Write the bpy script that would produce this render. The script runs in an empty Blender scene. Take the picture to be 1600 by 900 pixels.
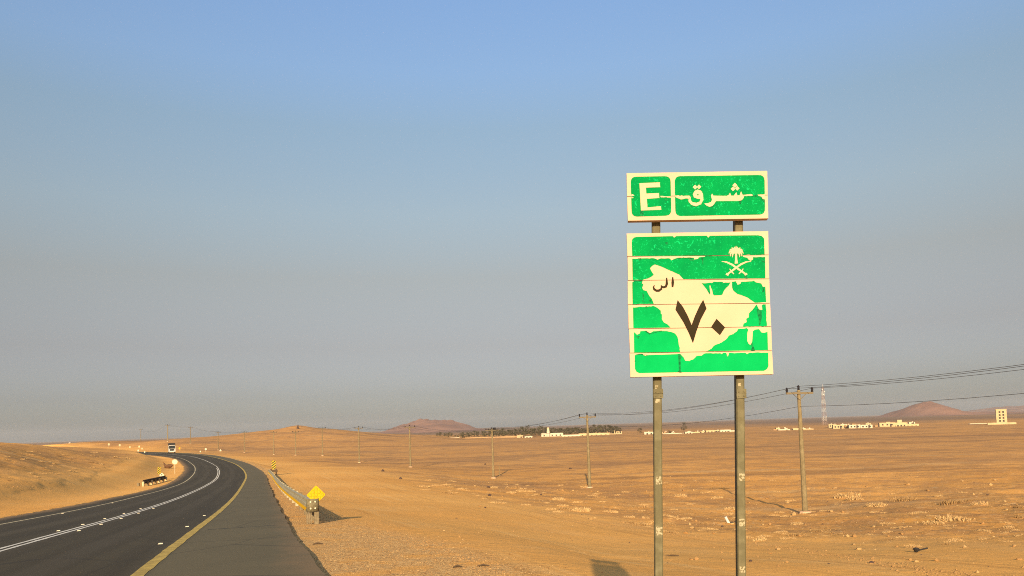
import bpy, bmesh, math, random
import numpy as np
from mathutils import Vector, Matrix
from mathutils.geometry import tessellate_polygon

# ------------------------------------------------------------------ camera
W0, H0 = 1600.0, 900.0            # photograph grid used for measuring the place
F = 1155.0                        # focal length on that grid (26 mm equivalent)
CAMH = 1.7                        # eye height above the road shoulder
ROLL = math.radians(1.83)
PPY = 600.0                       # optical axis on that grid: the picture is the upper part of a 4:3 frame
PIT = math.atan((666.5 - PPY) * math.cos(ROLL) / F)
sc = bpy.context.scene
cam_d = bpy.data.cameras.new('camera')
cam = bpy.data.objects.new('camera', cam_d)
sc.collection.objects.link(cam)
sc.camera = cam
cam_d.sensor_width = 36.0
cam_d.lens = F / W0 * 36.0
cam_d.shift_y = (PPY - H0 / 2) / W0
cam_d.clip_start = 0.05
cam_d.clip_end = 60000
fwd = Vector((0, math.cos(PIT), math.sin(PIT)))
up0 = Vector((0, -math.sin(PIT), math.cos(PIT)))
rgt0 = Vector((1, 0, 0))
rgt = rgt0 * math.cos(ROLL) - up0 * math.sin(ROLL)
up = up0 * math.cos(ROLL) + rgt0 * math.sin(ROLL)
M = Matrix((rgt, up, -fwd)).transposed().to_4x4()
M.translation = Vector((0, 0, CAMH))
cam.matrix_world = M

# ------------------------------------------------------------------ sky, sun, exposure
SUN_EL = math.radians(17.3)
LIGHT_AZ = math.radians(4.5)      # the light travels this much to the right of +Y
world = bpy.data.worlds.new('World')
sc.world = world
world.use_nodes = True
nt = world.node_tree
nt.nodes.clear()
sky = nt.nodes.new('ShaderNodeTexSky')
sky.sky_type = 'NISHITA'
sky.sun_disc = False
sky.sun_elevation = SUN_EL
sky.sun_rotation = math.radians(180) + LIGHT_AZ
sky.altitude = 700
sky.air_density = 1.0
sky.dust_density = 3.0
sky.ozone_density = 1.6
bg = nt.nodes.new('ShaderNodeBackground')
bg.inputs['Strength'].default_value = 0.12
wo = nt.nodes.new('ShaderNodeOutputWorld')
# dust layer low in the air: the same tint at every compass direction, by height above the horizon only
wc = nt.nodes.new('ShaderNodeTexCoord')
wx = nt.nodes.new('ShaderNodeSeparateXYZ')
nt.links.new(wc.outputs['Generated'], wx.inputs[0])
ramp = nt.nodes.new('ShaderNodeValToRGB')
DUST = [(0.0, (.515, .535, .645)), (.047, (.455, .405, .455)), (.11, (.55, .41, .37)), (.20, (.76, .54, .40)), (.28, (.93, .745, .57)), (.38, (1.0, .90, .745)), (.44, (1.08, 1.05, .99)), (.52, (1.11, 1.14, 1.16))]
el_ = ramp.color_ramp.elements
el_[0].position = 0.0
el_[1].position = .52
for p_, c_ in DUST[1:-1]:
    el_.new(p_)
for e_, (p_, c_) in zip(el_, DUST):
    e_.position = p_
    e_.color = (*c_, 1)
nt.links.new(wx.outputs[2], ramp.inputs[0])
mul = nt.nodes.new('ShaderNodeMix')
mul.data_type = 'RGBA'
mul.blend_type = 'MULTIPLY'
mul.inputs[0].default_value = 1.0
nt.links.new(sky.outputs[0], mul.inputs[6])
nt.links.new(ramp.outputs[0], mul.inputs[7])
nt.links.new(mul.outputs[2], bg.inputs[0])
nt.links.new(bg.outputs[0], wo.inputs[0])
sl = bpy.data.lights.new('sun', 'SUN')
sl.energy = 5.0
sl.angle = math.radians(0.6)
sl.color = (1.0, 0.79, 0.50)
sun = bpy.data.objects.new('sun', sl)
sc.collection.objects.link(sun)
ld = Vector((math.sin(LIGHT_AZ) * math.cos(SUN_EL), math.cos(LIGHT_AZ) * math.cos(SUN_EL), -math.sin(SUN_EL)))
sun.rotation_euler = ld.to_track_quat('-Z', 'Y').to_euler()
sun.location = (0, -30, 40)
sc.view_settings.view_transform = 'Standard'
sc.view_settings.look = 'None'
sc.view_settings.exposure = 0.75
sc.view_settings.gamma = 1.0
sc.view_settings.use_curve_mapping = False
sc.render.engine = 'CYCLES'
sc.cycles.volume_bounces = 1
sc.cycles.max_bounces = 6
sc.cycles.filter_width = 1.0
sc.cycles.use_denoising = False

# ------------------------------------------------------------------ measuring helpers
def ray(px, py):
    x = px - 800.0
    y = py - PPY
    xl = x * math.cos(ROLL) - y * math.sin(ROLL)
    yl = x * math.sin(ROLL) + y * math.cos(ROLL)
    return (xl, F * math.cos(PIT) + yl * math.sin(PIT), F * math.sin(PIT) - yl * math.cos(PIT))

def at(px, py, Y):
    d = ray(px, py)
    t = Y / d[1]
    return Vector((d[0] * t, Y, CAMH + d[2] * t))

# ------------------------------------------------------------------ materials
def mat(name, col, rough=0.8, metal=0.0, noise=None, bump=None, spec=0.3, emit=None):
    """noise=(scale, second colour, contrast low, high); bump=(scale, strength, distance)"""
    m = bpy.data.materials.new(name)
    m.use_nodes = True
    n = m.node_tree
    b = n.nodes['Principled BSDF']
    b.inputs['Base Color'].default_value = (*col, 1)
    b.inputs['Roughness'].default_value = rough
    b.inputs['Metallic'].default_value = metal
    b.inputs['Specular IOR Level'].default_value = spec
    tc = n.nodes.new('ShaderNodeTexCoord')
    if noise:
        t = n.nodes.new('ShaderNodeTexNoise')
        t.inputs['Scale'].default_value = noise[0]
        t.inputs['Detail'].default_value = 5
        n.links.new(tc.outputs['Object'], t.inputs['Vector'])
        r = n.nodes.new('ShaderNodeValToRGB')
        r.color_ramp.elements[0].position = noise[2]
        r.color_ramp.elements[1].position = noise[3]
        r.color_ramp.elements[0].color = (*col, 1)
        r.color_ramp.elements[1].color = (*noise[1], 1)
        n.links.new(t.outputs[0], r.inputs[0])
        n.links.new(r.outputs[0], b.inputs['Base Color'])
    if bump:
        t2 = n.nodes.new('ShaderNodeTexNoise')
        t2.inputs['Scale'].default_value = bump[0]
        t2.inputs['Detail'].default_value = 4
        n.links.new(tc.outputs['Object'], t2.inputs['Vector'])
        bm_ = n.nodes.new('ShaderNodeBump')
        bm_.inputs['Strength'].default_value = bump[1]
        bm_.inputs['Distance'].default_value = bump[2]
        n.links.new(t2.outputs[0], bm_.inputs['Height'])
        n.links.new(bm_.outputs[0], b.inputs['Normal'])
    return m

class NT:
    """small helper to wire node materials"""
    def __init__(self, name):
        self.m = bpy.data.materials.new(name)
        self.m.use_nodes = True
        self.t = self.m.node_tree
        self.b = self.t.nodes['Principled BSDF']
    def node(self, typ, **kw):
        n = self.t.nodes.new(typ)
        for k, v in kw.items():
            setattr(n, k, v)
        return n
    def link(self, a, b):
        self.t.links.new(a, b)
    def val(self, sock, v):
        if hasattr(v, 'is_output'):
            self.link(v, sock)
        else:
            sock.default_value = v
    def noise(self, vec, scale, detail=4, rough=0.55, dist=0.0):
        n = self.node('ShaderNodeTexNoise')
        n.inputs['Scale'].default_value = scale
        n.inputs['Detail'].default_value = detail
        n.inputs['Roughness'].default_value = rough
        n.inputs['Distortion'].default_value = dist
        self.link(vec, n.inputs['Vector'])
        return n.outputs[0]
    def voro(self, vec, scale, out='Color', feature='F1'):
        n = self.node('ShaderNodeTexVoronoi', feature=feature)
        n.inputs['Scale'].default_value = scale
        self.link(vec, n.inputs['Vector'])
        return n.outputs[out]
    def math(self, op, a, b=0.0, c=0.0, clamp=False):
        n = self.node('ShaderNodeMath', operation=op, use_clamp=clamp)
        self.val(n.inputs[0], a)
        self.val(n.inputs[1], b)
        self.val(n.inputs[2], c)
        return n.outputs[0]
    def step(self, v, lo, hi):
        n = self.node('ShaderNodeMapRange', interpolation_type='SMOOTHSTEP')
        self.val(n.inputs[0], v)
        n.inputs[1].default_value = lo
        n.inputs[2].default_value = hi
        return n.outputs[0]
    def mix(self, f, a, b, mode='MIX'):
        n = self.node('ShaderNodeMix', data_type='RGBA', blend_type=mode)
        self.val(n.inputs[0], f)
        for i, v in ((6, a), (7, b)):
            if isinstance(v, tuple):
                v = (*v[:3], 1)
            self.val(n.inputs[i], v)
        return n.outputs[2]
    def bump(self, h, strength, dist, prev=None):
        n = self.node('ShaderNodeBump')
        n.inputs['Strength'].default_value = strength
        n.inputs['Distance'].default_value = dist
        self.link(h, n.inputs['Height'])
        if prev is not None:
            self.link(prev, n.inputs['Normal'])
        return n.outputs[0]
    def attr(self, name):
        return self.node('ShaderNodeAttribute', attribute_name=name).outputs['Fac']
    def pos(self):
        return self.node('ShaderNodeNewGeometry').outputs['Position']
    def obj(self):
        return self.node('ShaderNodeTexCoord').outputs['Object']

def ground_material():
    k = NT('desert_sand')
    p = k.pos()
    big = k.noise(p, 0.035, 4)
    mid = k.noise(p, 0.22, 5, 0.6)
    small = k.noise(p, 1.7, 5, 0.65)
    fine = k.noise(p, 14.0, 4, 0.7)
    rough = k.attr('rough')
    gravel = k.attr('gravel')
    far = k.attr('far')
    col = k.mix(k.step(big, .35, .65), (.71, .345, .080), (.82, .425, .108))
    col = k.mix(k.math('MULTIPLY', k.step(mid, .48, .68), .35), col, (.74, .43, .15))
    col = k.mix(k.math('MULTIPLY', rough, .85), col, k.mix(k.step(big, .35, .65), (.64, .30, .066), (.73, .355, .086)))
    # rough field: darker stony crust and pale dry patches
    crust = k.math('MULTIPLY', k.step(mid, .44, .60), rough)
    col = k.mix(k.math('MULTIPLY', crust, .55), col, (.34, .175, .068))
    pale = k.math('MULTIPLY', k.step(small, .56, .70), rough)
    col = k.mix(k.math('MULTIPLY', pale, .55), col, (.62, .42, .20))
    band = k.noise(p, 0.016, 5, .62)
    col = k.mix(k.math('MULTIPLY', k.math('MULTIPLY', k.step(band, .50, .62), rough), .55), col, (.30, .155, .065))
    mp = k.node('ShaderNodeMapping')
    mp.inputs['Scale'].default_value = (.10, 1.0, .2)
    mp.inputs['Rotation'].default_value = (0, 0, .10)
    k.link(p, mp.inputs[0])
    st1 = k.noise(mp.outputs[0], .055, 5, .6, .6)
    st2 = k.noise(mp.outputs[0], .10, 4, .6, .4)
    col = k.mix(k.math('MULTIPLY', k.math('MULTIPLY', k.step(st1, .55, .62), rough), .55), col, (.235, .115, .042))
    col = k.mix(k.math('MULTIPLY', k.math('MULTIPLY', k.step(st2, .60, .68), rough), .5), col, (.60, .38, .16))
    # gravel speckle
    v1 = k.voro(p, 30.0)
    v2 = k.voro(p, 60.0)
    sep = k.node('ShaderNodeSeparateColor')
    k.link(v1, sep.inputs[0])
    sep2 = k.node('ShaderNodeSeparateColor')
    k.link(v2, sep2.inputs[0])
    g = k.mix(sep.outputs[0], (.50, .27, .090), (.86, .54, .215))
    g = k.mix(k.math('MULTIPLY', k.step(sep2.outputs[1], .72, .8), .8), g, (.15, .08, .035))
    gm = k.math('MULTIPLY', gravel, k.step(k.noise(p, 1.1, 4, .6), .30, .52))
    col = k.mix(k.math('MULTIPLY', gm, .85), col, g)
    lat = k.attr('lat')
    cx = k.node('ShaderNodeCombineXYZ')
    k.link(k.math('MULTIPLY', lat, 1.6), cx.inputs[0])
    k.link(k.math('MULTIPLY', k.noise(p, .12, 2), .8), cx.inputs[1])
    trk = k.noise(cx.outputs[0], 1.3, 3, .6)
    tz = k.math('MULTIPLY', k.step(lat, 4, 6), k.math('MULTIPLY', k.step(lat, 26, 18), k.step(k.noise(p, .16, 3), .38, .6)))
    col = k.mix(k.math('MULTIPLY', k.math('MULTIPLY', k.step(trk, .54, .66), tz), .45), col, (.44, .205, .05))
    col = k.mix(k.math('MULTIPLY', k.math('MULTIPLY', k.step(trk, .46, .36), tz), .40), col, (.82, .50, .18))
    # stones, crust flakes and straw litter of the rough ground, in several sizes
    sp1 = k.noise(p, 4.5, 3, .75)
    sp2 = k.noise(p, 1.3, 4, .75, .8)
    sp3 = k.voro(p, 2.2, 'Distance')
    col = k.mix(k.math('MULTIPLY', k.math('MULTIPLY', k.step(sp1, .55, .63), rough), .7), col, (.19, .095, .036))
    col = k.mix(k.math('MULTIPLY', k.math('MULTIPLY', k.step(sp2, .60, .70), rough), .6), col, (.25, .125, .05))
    col = k.mix(k.math('MULTIPLY', k.math('MULTIPLY', k.step(sp2, .41, .33), rough), .7), col, (.74, .50, .24))
    col = k.mix(k.math('MULTIPLY', k.math('MULTIPLY', k.step(sp3, .22, .12), rough), .5), col, (.66, .45, .22))
    sm = k.math('SUBTRACT', 1.0, rough)
    col = k.mix(k.math('MULTIPLY', k.math('MULTIPLY', k.step(sp1, .60, .68), sm), .30), col, (.34, .17, .05))
    col = k.mix(k.math('MULTIPLY', k.math('MULTIPLY', k.step(sp2, .38, .28), sm), .25), col, (.80, .50, .19))
    # fine grain
    col = k.mix(k.math('MULTIPLY', k.step(fine, .52, .68), .42), col, (.34, .19, .08))
    # far gravel plain
    fm = k.math('MULTIPLY', far, k.step(k.noise(p, 0.0022, 5, .6), .30, .55))
    col = k.mix(k.math('MULTIPLY', far, .75), col, (.27, .165, .09))
    col = k.mix(k.math('MULTIPLY', fm, .75), col, (.17, .115, .08))
    k.link(col, k.b.inputs['Base Color'])
    k.b.inputs['Roughness'].default_value = .95
    k.b.inputs['Specular IOR Level'].default_value = .1
    b1 = k.bump(k.noise(p, 3.0, 6, .65), .35, .10)
    hh = k.math('ADD', k.noise(p, 30.0, 3, .6), k.math('MULTIPLY', sep.outputs[1], k.math('MULTIPLY', gravel, 1.2)))
    b2 = k.bump(hh, .5, .02, b1)
    k.link(b2, k.b.inputs['Normal'])
    return k.m

def asphalt_material():
    k = NT('asphalt')
    p = k.pos()
    uv = k.node('ShaderNodeUVMap', uv_map='road').outputs[0]
    sx = k.node('ShaderNodeSeparateXYZ')
    k.link(uv, sx.inputs[0])
    lat = sx.outputs[0]           # metres right of the yellow edge line
    st = k.node('ShaderNodeMapping')
    st.inputs['Scale'].default_value = (1.0, .03, 1)
    k.link(uv, st.inputs[0])
    streak = k.noise(st.outputs[0], 1.6, 5, .6)
    patch = k.noise(p, .35, 5, .6)
    fine = k.noise(p, 55, 3, .7)
    lane = k.mix(k.step(streak, .35, .7), (.038, .028, .012), (.055, .042, .019))
    sh = k.mix(k.step(patch, .35, .65), (.110, .089, .045), (.126, .102, .052))
    m = k.step(lat, -.05, .25)
    # polished wheel paths and dark oil strip between them
    wp = k.math('SINE', k.math('MULTIPLY_ADD', lat, 3.35, 1.2))
    lane = k.mix(k.math('MULTIPLY', k.step(wp, .1, 1.0), .45), lane, (.070, .055, .032))
    cr = k.voro(st.outputs[0], .9, 'Distance', 'DISTANCE_TO_EDGE')
    col = k.mix(m, lane, sh)
    blotch = k.noise(p, .9, 5, .7)
    col = k.mix(k.math('MULTIPLY', k.step(blotch, .56, .70), .07), col, (.14, .105, .05))
    ck = k.voro(p, .23, 'Distance', 'DISTANCE_TO_EDGE')
    col = k.mix(k.math('MULTIPLY', k.step(ck, .006, .002), .5), col, (.018, .014, .009))
    dust = k.math('MULTIPLY', k.step(k.math('ADD', lat, k.math('MULTIPLY', k.noise(p, .9, 5, .65), 1.5)), 2.7, 3.6), .55)
    col = k.mix(dust, col, (.24, .145, .066))
    dustl = k.math('MULTIPLY', k.step(k.math('SUBTRACT', lat, k.math('MULTIPLY', k.noise(p, .5, 5, .65), 1.6)), -9.0, -10.2), .6)
    col = k.mix(dustl, col, (.24, .145, .066))
    col = k.mix(k.math('MULTIPLY', k.step(fine, .5, .72), .35), col, (.115, .095, .06))
    k.link(col, k.b.inputs['Base Color'])
    k.b.inputs['Roughness'].default_value = .85
    k.b.inputs['Specular IOR Level'].default_value = .25
    k.link(k.bump(k.noise(p, 110, 3, .7), .25, .004), k.b.inputs['Normal'])
    return k.m

def film_material(name, base, light, dark):
    """sun-bleached green reflective film: mottled, with small pale flakes"""
    k = NT(name)
    o = k.obj()
    n1 = k.noise(o, 9.0, 5, .6, .3)
    n2 = k.noise(o, 58.0, 4, .6, 1.6)
    n3 = k.noise(o, 165.0, 2, .6)
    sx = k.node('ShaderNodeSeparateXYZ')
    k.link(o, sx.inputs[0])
    hz = k.step(sx.outputs[2], 2.15, 2.65)     # mottling mainly on the upper planks; lower ones painted brighter, as reflected light
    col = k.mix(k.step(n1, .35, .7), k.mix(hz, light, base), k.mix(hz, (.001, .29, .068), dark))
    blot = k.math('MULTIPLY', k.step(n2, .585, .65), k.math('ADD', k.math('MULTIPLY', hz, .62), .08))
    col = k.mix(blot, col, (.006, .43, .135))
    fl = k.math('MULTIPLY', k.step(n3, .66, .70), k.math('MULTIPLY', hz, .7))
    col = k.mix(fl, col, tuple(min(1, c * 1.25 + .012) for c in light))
    k.link(col, k.b.inputs['Base Color'])
    k.b.inputs['Roughness'].default_value = .9
    k.b.inputs['Specular IOR Level'].default_value = .05
    return k.m

MT = {}
def mats():
    MT['sand'] = ground_material()
    MT['asphalt'] = asphalt_material()
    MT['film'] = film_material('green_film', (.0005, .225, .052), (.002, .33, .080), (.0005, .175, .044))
    MT['film_dark'] = mat('grimy_green_film', (.003, .09, .03), .7, noise=(90, (.006, .19, .05), .4, .6), spec=.05)
    MT['cream'] = mat('weathered_cream_film', (.50, .34, .22), .6, noise=(7, (.53, .37, .245), .35, .7), spec=.05)
    MT['backing'] = mat('aluminium_back', (.35, .34, .32), .5, .6)
    MT['ink'] = mat('faded_black_film', (.017, .011, .003), .55, noise=(9, (.026, .017, .005), .35, .7), spec=.05)
    MT['post'] = mat('galvanised_post', (.105, .091, .048), .7, .0, noise=(24, (.155, .137, .078), .45, .75), spec=.15, bump=(30, .15, .005))
    MT['paper'] = mat('torn_white_paper', (.33, .285, .185), .9, noise=(110, (.14, .115, .06), .47, .56), spec=.05)
    MT['rail'] = mat('galvanised_rail', (.36, .325, .215), .6, .1, noise=(4, (.23, .20, .13), .35, .7), spec=.2)
    MT['terminal'] = mat('dusty_terminal_steel', (.17, .145, .085), .7, 0, noise=(14, (.11, .09, .05), .4, .65), spec=.1)
    MT['yellow'] = mat('yellow_paint', (.56, .33, .006), .8, noise=(6, (.50, .27, .006), .4, .7), spec=.08)
    MT['amber'] = mat('amber_reflector', (.54, .33, .012), .7, spec=.08)
    MT['amber_d'] = mat('amber_lens', (.56, .34, .012), .6, noise=(60, (.40, .21, .006), .4, .6), spec=.1)
    MT['yline'] = mat('worn_yellow_line', (.50, .355, .095), .85, noise=(5, (.36, .255, .075), .42, .62), spec=.1)
    MT['wline'] = mat('worn_white_line', (.66, .62, .52), .8, noise=(7, (.48, .44, .36), .45, .7))
    MT['pline'] = mat('worn_pale_line', (.50, .42, .25), .8, noise=(7, (.36, .30, .18), .42, .66))
    MT['stud'] = mat('white_stud', (.52, .46, .34), .7, spec=.1)
    MT['black'] = mat('black_paint', (.018, .017, .016), .6)
    MT['rubber'] = mat('black_rubber', (.018, .016, .015), .8, noise=(5, (.035, .03, .026), .4, .7))
    MT['white'] = mat('white_paint', (.50, .47, .42), .6)
    MT['timber'] = mat('grey_timber', (.15, .118, .07), .85, noise=(12, (.22, .175, .11), .4, .7), spec=.1)
    MT['darkwood'] = mat('dark_timber', (.07, .045, .025), .85)
    MT['concrete'] = mat('pink_concrete', (.52, .33, .20), .9, noise=(4, (.42, .27, .16), .4, .7))
    MT['pole'] = mat('weathered_pole', (.155, .12, .065), .85, noise=(3, (.215, .17, .095), .4, .7), spec=.1)
    MT['arm'] = mat('pole_arm', (.15, .12, .075), .8, spec=.1)
    MT['insul'] = mat('black_insulator', (.02, .018, .02), .35)
    MT['wire'] = mat('dark_wire', (.05, .048, .05), .6)
    MT['glass'] = mat('dark_glass', (.02, .025, .03), .1, spec=.6)
    MT['red'] = mat('red_enamel', (.5, .03, .02), .5)
    MT['chrome'] = mat('chrome', (.5, .5, .5), .3, .8)
    MT['plaster_w'] = mat('white_plaster', (.50, .44, .33), .9, noise=(.4, (.42, .36, .26), .4, .7))
    MT['plaster_c'] = mat('cream_plaster', (.47, .36, .205), .9, noise=(.4, (.40, .29, .16), .4, .7))
    MT['plaster_t'] = mat('tan_plaster', (.38, .24, .12), .9, noise=(.4, (.31, .19, .09), .4, .7))
    MT['opening'] = mat('dark_opening', (.05, .04, .035), .8)
    MT['roof'] = mat('grey_roof', (.36, .30, .23), .9)
    MT['leaf'] = mat('dusty_leaf', (.048, .045, .022), .85, noise=(.8, (.085, .072, .036), .4, .7))
    MT['leaf_d'] = mat('dark_leaf', (.035, .036, .02), .85, noise=(.8, (.06, .05, .028), .4, .7))
    MT['bark'] = mat('bark', (.10, .07, .045), .9)
    MT['straw'] = mat('dry_straw', (.54, .37, .175), .9, noise=(9, (.38, .245, .11), .35, .7), spec=.03)
    MT['straw2'] = mat('dry_brown_scrub', (.38, .245, .11), .9, noise=(9, (.25, .15, .065), .35, .7), spec=.03)
    MT['stone'] = mat('tan_stone', (.33, .19, .075), .9, noise=(6, (.22, .125, .05), .4, .7), spec=.05)
    MT['stone_p'] = mat('pale_stone', (.40, .265, .12), .9, noise=(6, (.31, .19, .08), .4, .7), spec=.05)
    MT['stone_b'] = mat('brown_gravel', (.20, .105, .045), .9, noise=(6, (.13, .07, .03), .4, .7), spec=.05)
    MT['stone_d'] = mat('dark_stone', (.055, .035, .03), .85, noise=(6, (.09, .055, .04), .4, .7))
    MT['hill'] = mat('red_brown_hill', (.29, .155, .10), .95, noise=(.008, (.20, .105, .07), .4, .62), bump=(.02, .6, 6))
    MT['lat_w'] = mat('tower_white', (.46, .43, .40), .7)
    MT['lat_r'] = mat('tower_red', (.30, .22, .19), .7)
    MT['tread'] = mat('dusty_debris', (.085, .04, .018), .9, noise=(6, (.13, .065, .03), .4, .7))
mats()

# ------------------------------------------------------------------ mesh builder
COL = sc.collection
class MB:
    def __init__(self):
        self.v = []
        self.f = []
    def add(self, vs, fs):
        o = len(self.v)
        self.v += [tuple(p) for p in vs]
        self.f += [tuple(i + o for i in f) for f in fs]
        return self
    def box(self, c, s, rot=None):
        hx, hy, hz = s[0] / 2, s[1] / 2, s[2] / 2
        vs = [Vector((x, y, z)) for x in (-hx, hx) for y in (-hy, hy) for z in (-hz, hz)]
        if rot is not None:
            vs = [rot @ q for q in vs]
        vs = [q + Vector(c) for q in vs]
        return self.add(vs, [(0, 1, 3, 2), (4, 6, 7, 5), (0, 4, 5, 1), (2, 3, 7, 6), (0, 2, 6, 4), (1, 5, 7, 3)])
    def bar(self, a, b, r0, r1=None, n=8, cap=True):
        a = Vector(a); b = Vector(b)
        r1 = r0 if r1 is None else r1
        d = (b - a).normalized()
        u = d.orthogonal().normalized()
        w = d.cross(u)
        vs = []
        for p, r in ((a, r0), (b, r1)):
            for i in range(n):
                t = 2 * math.pi * (i + .5) / n
                vs.append(p + (u * math.cos(t) + w * math.sin(t)) * r)
        fs = [(i, (i + 1) % n, n + (i + 1) % n, n + i) for i in range(n)]
        if cap:
            fs += [tuple(range(n - 1, -1, -1)), tuple(range(n, 2 * n))]
        return self.add(vs, fs)
    def tube(self, pts, r, n=6):
        pts = [Vector(p) for p in pts]
        vs = []
        for k, p in enumerate(pts):
            d = (pts[min(k + 1, len(pts) - 1)] - pts[max(k - 1, 0)]).normalized()
            s = d.cross(Vector((0, 0, 1)))
            s = s.normalized() if s.length > 1e-4 else Vector((1, 0, 0))
            w = s.cross(d)
            rr = r[k] if isinstance(r, (list, tuple)) else r
            for i in range(n):
                t = 2 * math.pi * i / n
                vs.append(p + (s * math.cos(t) + w * math.sin(t)) * rr)
        fs = []
        for k in range(len(pts) - 1):
            for i in range(n):
                j = (i + 1) % n
                fs.append((k * n + i, k * n + j, (k + 1) * n + j, (k + 1) * n + i))
        fs += [tuple(range(n - 1, -1, -1)), tuple((len(pts) - 1) * n + i for i in range(n))]
        return self.add(vs, fs)
    def sheet(self, pts):
        """flat polygon, concave allowed"""
        tri = tessellate_polygon([[Vector(p) for p in pts]])
        return self.add(pts, [tuple(t) for t in tri])
    def prism(self, pts, off):
        """polygon extruded by a vector"""
        n = len(pts)
        off = Vector(off)
        back = [Vector(p) + off for p in pts]
        tri = tessellate_polygon([[Vector(p) for p in pts]])
        fs = [tuple(t) for t in tri] + [tuple(n + i for i in reversed(t)) for t in tri]
        fs += [(i, (i + 1) % n, n + (i + 1) % n, n + i) for i in range(n)]
        return self.add(list(pts) + back, fs)
    def lathe(self, prof, c=(0, 0, 0), n=12):
        vs = []
        for r, z in prof:
            for i in range(n):
                t = 2 * math.pi * i / n
                vs.append((c[0] + r * math.cos(t), c[1] + r * math.sin(t), c[2] + z))
        fs = []
        for k in range(len(prof) - 1):
            for i in range(n):
                j = (i + 1) % n
                fs.append((k * n + i, k * n + j, (k + 1) * n + j, (k + 1) * n + i))
        fs += [tuple(range(n - 1, -1, -1)), tuple((len(prof) - 1) * n + i for i in range(n))]
        return self.add(vs, fs)
    def mesh(self, name, m, smooth=False):
        me = bpy.data.meshes.new(name)
        me.from_pydata(self.v, [], self.f)
        bm = bmesh.new()
        bm.from_mesh(me)
        bmesh.ops.recalc_face_normals(bm, faces=bm.faces)
        bm.to_mesh(me)
        bm.free()
        me.materials.append(m)
        if smooth:
            me.polygons.foreach_set('use_smooth', [True] * len(me.polygons))
        return me
    def build(self, name, m, parent=None, smooth=False, loc=None):
        o = bpy.data.objects.new(name, self.mesh(name, MT[m] if isinstance(m, str) else m, smooth))
        COL.objects.link(o)
        if loc is not None:
            o.location = loc
        o.parent = parent
        return o

def tag(o, label=None, cat=None, group=None, kind=None):
    if label: o['label'] = label
    if cat: o['category'] = cat
    if group: o['group'] = group
    if kind: o['kind'] = kind
    return o

def thing(name, loc, label, cat, group=None, rz=0.0):
    o = bpy.data.objects.new(name, None)
    COL.objects.link(o)
    o.empty_display_size = .2
    o.location = loc
    o.rotation_euler = (0, 0, rz)
    return tag(o, label, cat, group)

def child_copy(o, parent):
    c = o.copy()
    COL.objects.link(c)
    c.parent = parent
    for g in o.children:
        child_copy(g, c)
    return c

# ------------------------------------------------------------------ noise for terrain
_rng = np.random.RandomState(7)
_tab = _rng.rand(256, 256)
def vnoise(x, y):
    xi = np.floor(x).astype(int); yi = np.floor(y).astype(int)
    fx = x - xi; fy = y - yi
    fx = fx * fx * fx * (fx * (fx * 6 - 15) + 10); fy = fy * fy * fy * (fy * (fy * 6 - 15) + 10)
    a = _tab[xi & 255, yi & 255]; b = _tab[(xi + 1) & 255, yi & 255]
    c = _tab[xi & 255, (yi + 1) & 255]; d = _tab[(xi + 1) & 255, (yi + 1) & 255]
    return (a * (1 - fx) + b * fx) * (1 - fy) + (c * (1 - fx) + d * fx) * fy - .5
def fbm(x, y, o=4):
    s = 0; a = 1.0
    for k in range(o):
        s = s + a * vnoise(x * 2 ** k + 17.3 * k, y * 2 ** k + 5.1 * k)
        a *= .5
    return s
def sstep(v, a, b):
    t = np.clip((v - a) / (b - a), 0, 1)
    return t * t * (3 - 2 * t)

# ------------------------------------------------------------------ road line (right yellow edge line is the reference)
KY = [-60, 0, 10, 17, 24, 32, 45, 58, 75, 100, 130, 170, 220, 290, 400, 600, 900]
KZ = [2.2, 0, -.35, -.72, -1.1, -1.55, -2.2, -2.75, -3.3, -3.85, -4.05, -4.15, -4.3, -4.5, -4.9, -5.5, -5.8]
RP = [(17.2, -56), (-2.1, 0.0), (-6.0, 11.7), (-6.8, 14.1), (-9.0, 20.8), (-11.9, 29.6), (-19.3, 51.2), (-28.8, 78.8), (-36.2, 100.5), (-46.3, 126.6),
      (-58.3, 154.6), (-78.9, 197.8), (-98.8, 236.7), (-125.5, 280.5), (-152.5, 319.3), (-193.0, 370.7), (-243, 430), (-323, 510), (-440, 605)]
def _resample(P, step):
    P = np.array(P, float)
    s = np.r_[0, np.cumsum(np.linalg.norm(np.diff(P, axis=0), axis=1))]
    t = np.arange(0, s[-1], step)
    return np.stack([np.interp(t, s, P[:, 0]), np.interp(t, s, P[:, 1])], 1)
RL = _resample(RP, 1.0)
for _i in range(3):
    kk = np.hanning(31); kk /= kk.sum()
    pad = np.pad(RL, ((15, 15), (0, 0)), mode='reflect', reflect_type='odd')
    RL = np.stack([np.convolve(pad[:, 0], kk, 'valid'), np.convolve(pad[:, 1], kk, 'valid')], 1)
RT = np.gradient(RL, axis=0)
RT /= np.linalg.norm(RT, axis=1)[:, None]
RN = np.stack([RT[:, 1], -RT[:, 0]], 1)      # unit vector to the right of travel
_zs = np.interp(RL[:, 1], KY, KZ)
_k2 = np.hanning(25); _k2 /= _k2.sum()
RZ = np.convolve(np.pad(_zs, 12, mode='reflect', reflect_type='odd'), _k2, 'valid')
RB = np.interp(RL[:, 1], [15, 40, 60, 90], [-.02, -.01, .0, .04])      # banking, left side lower when positive
NS = len(RL)
LEFT = -9.55
def right_edge(y):
    return np.interp(y, [6, 13, 20], [2.85, 2.65, 2.5])
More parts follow.
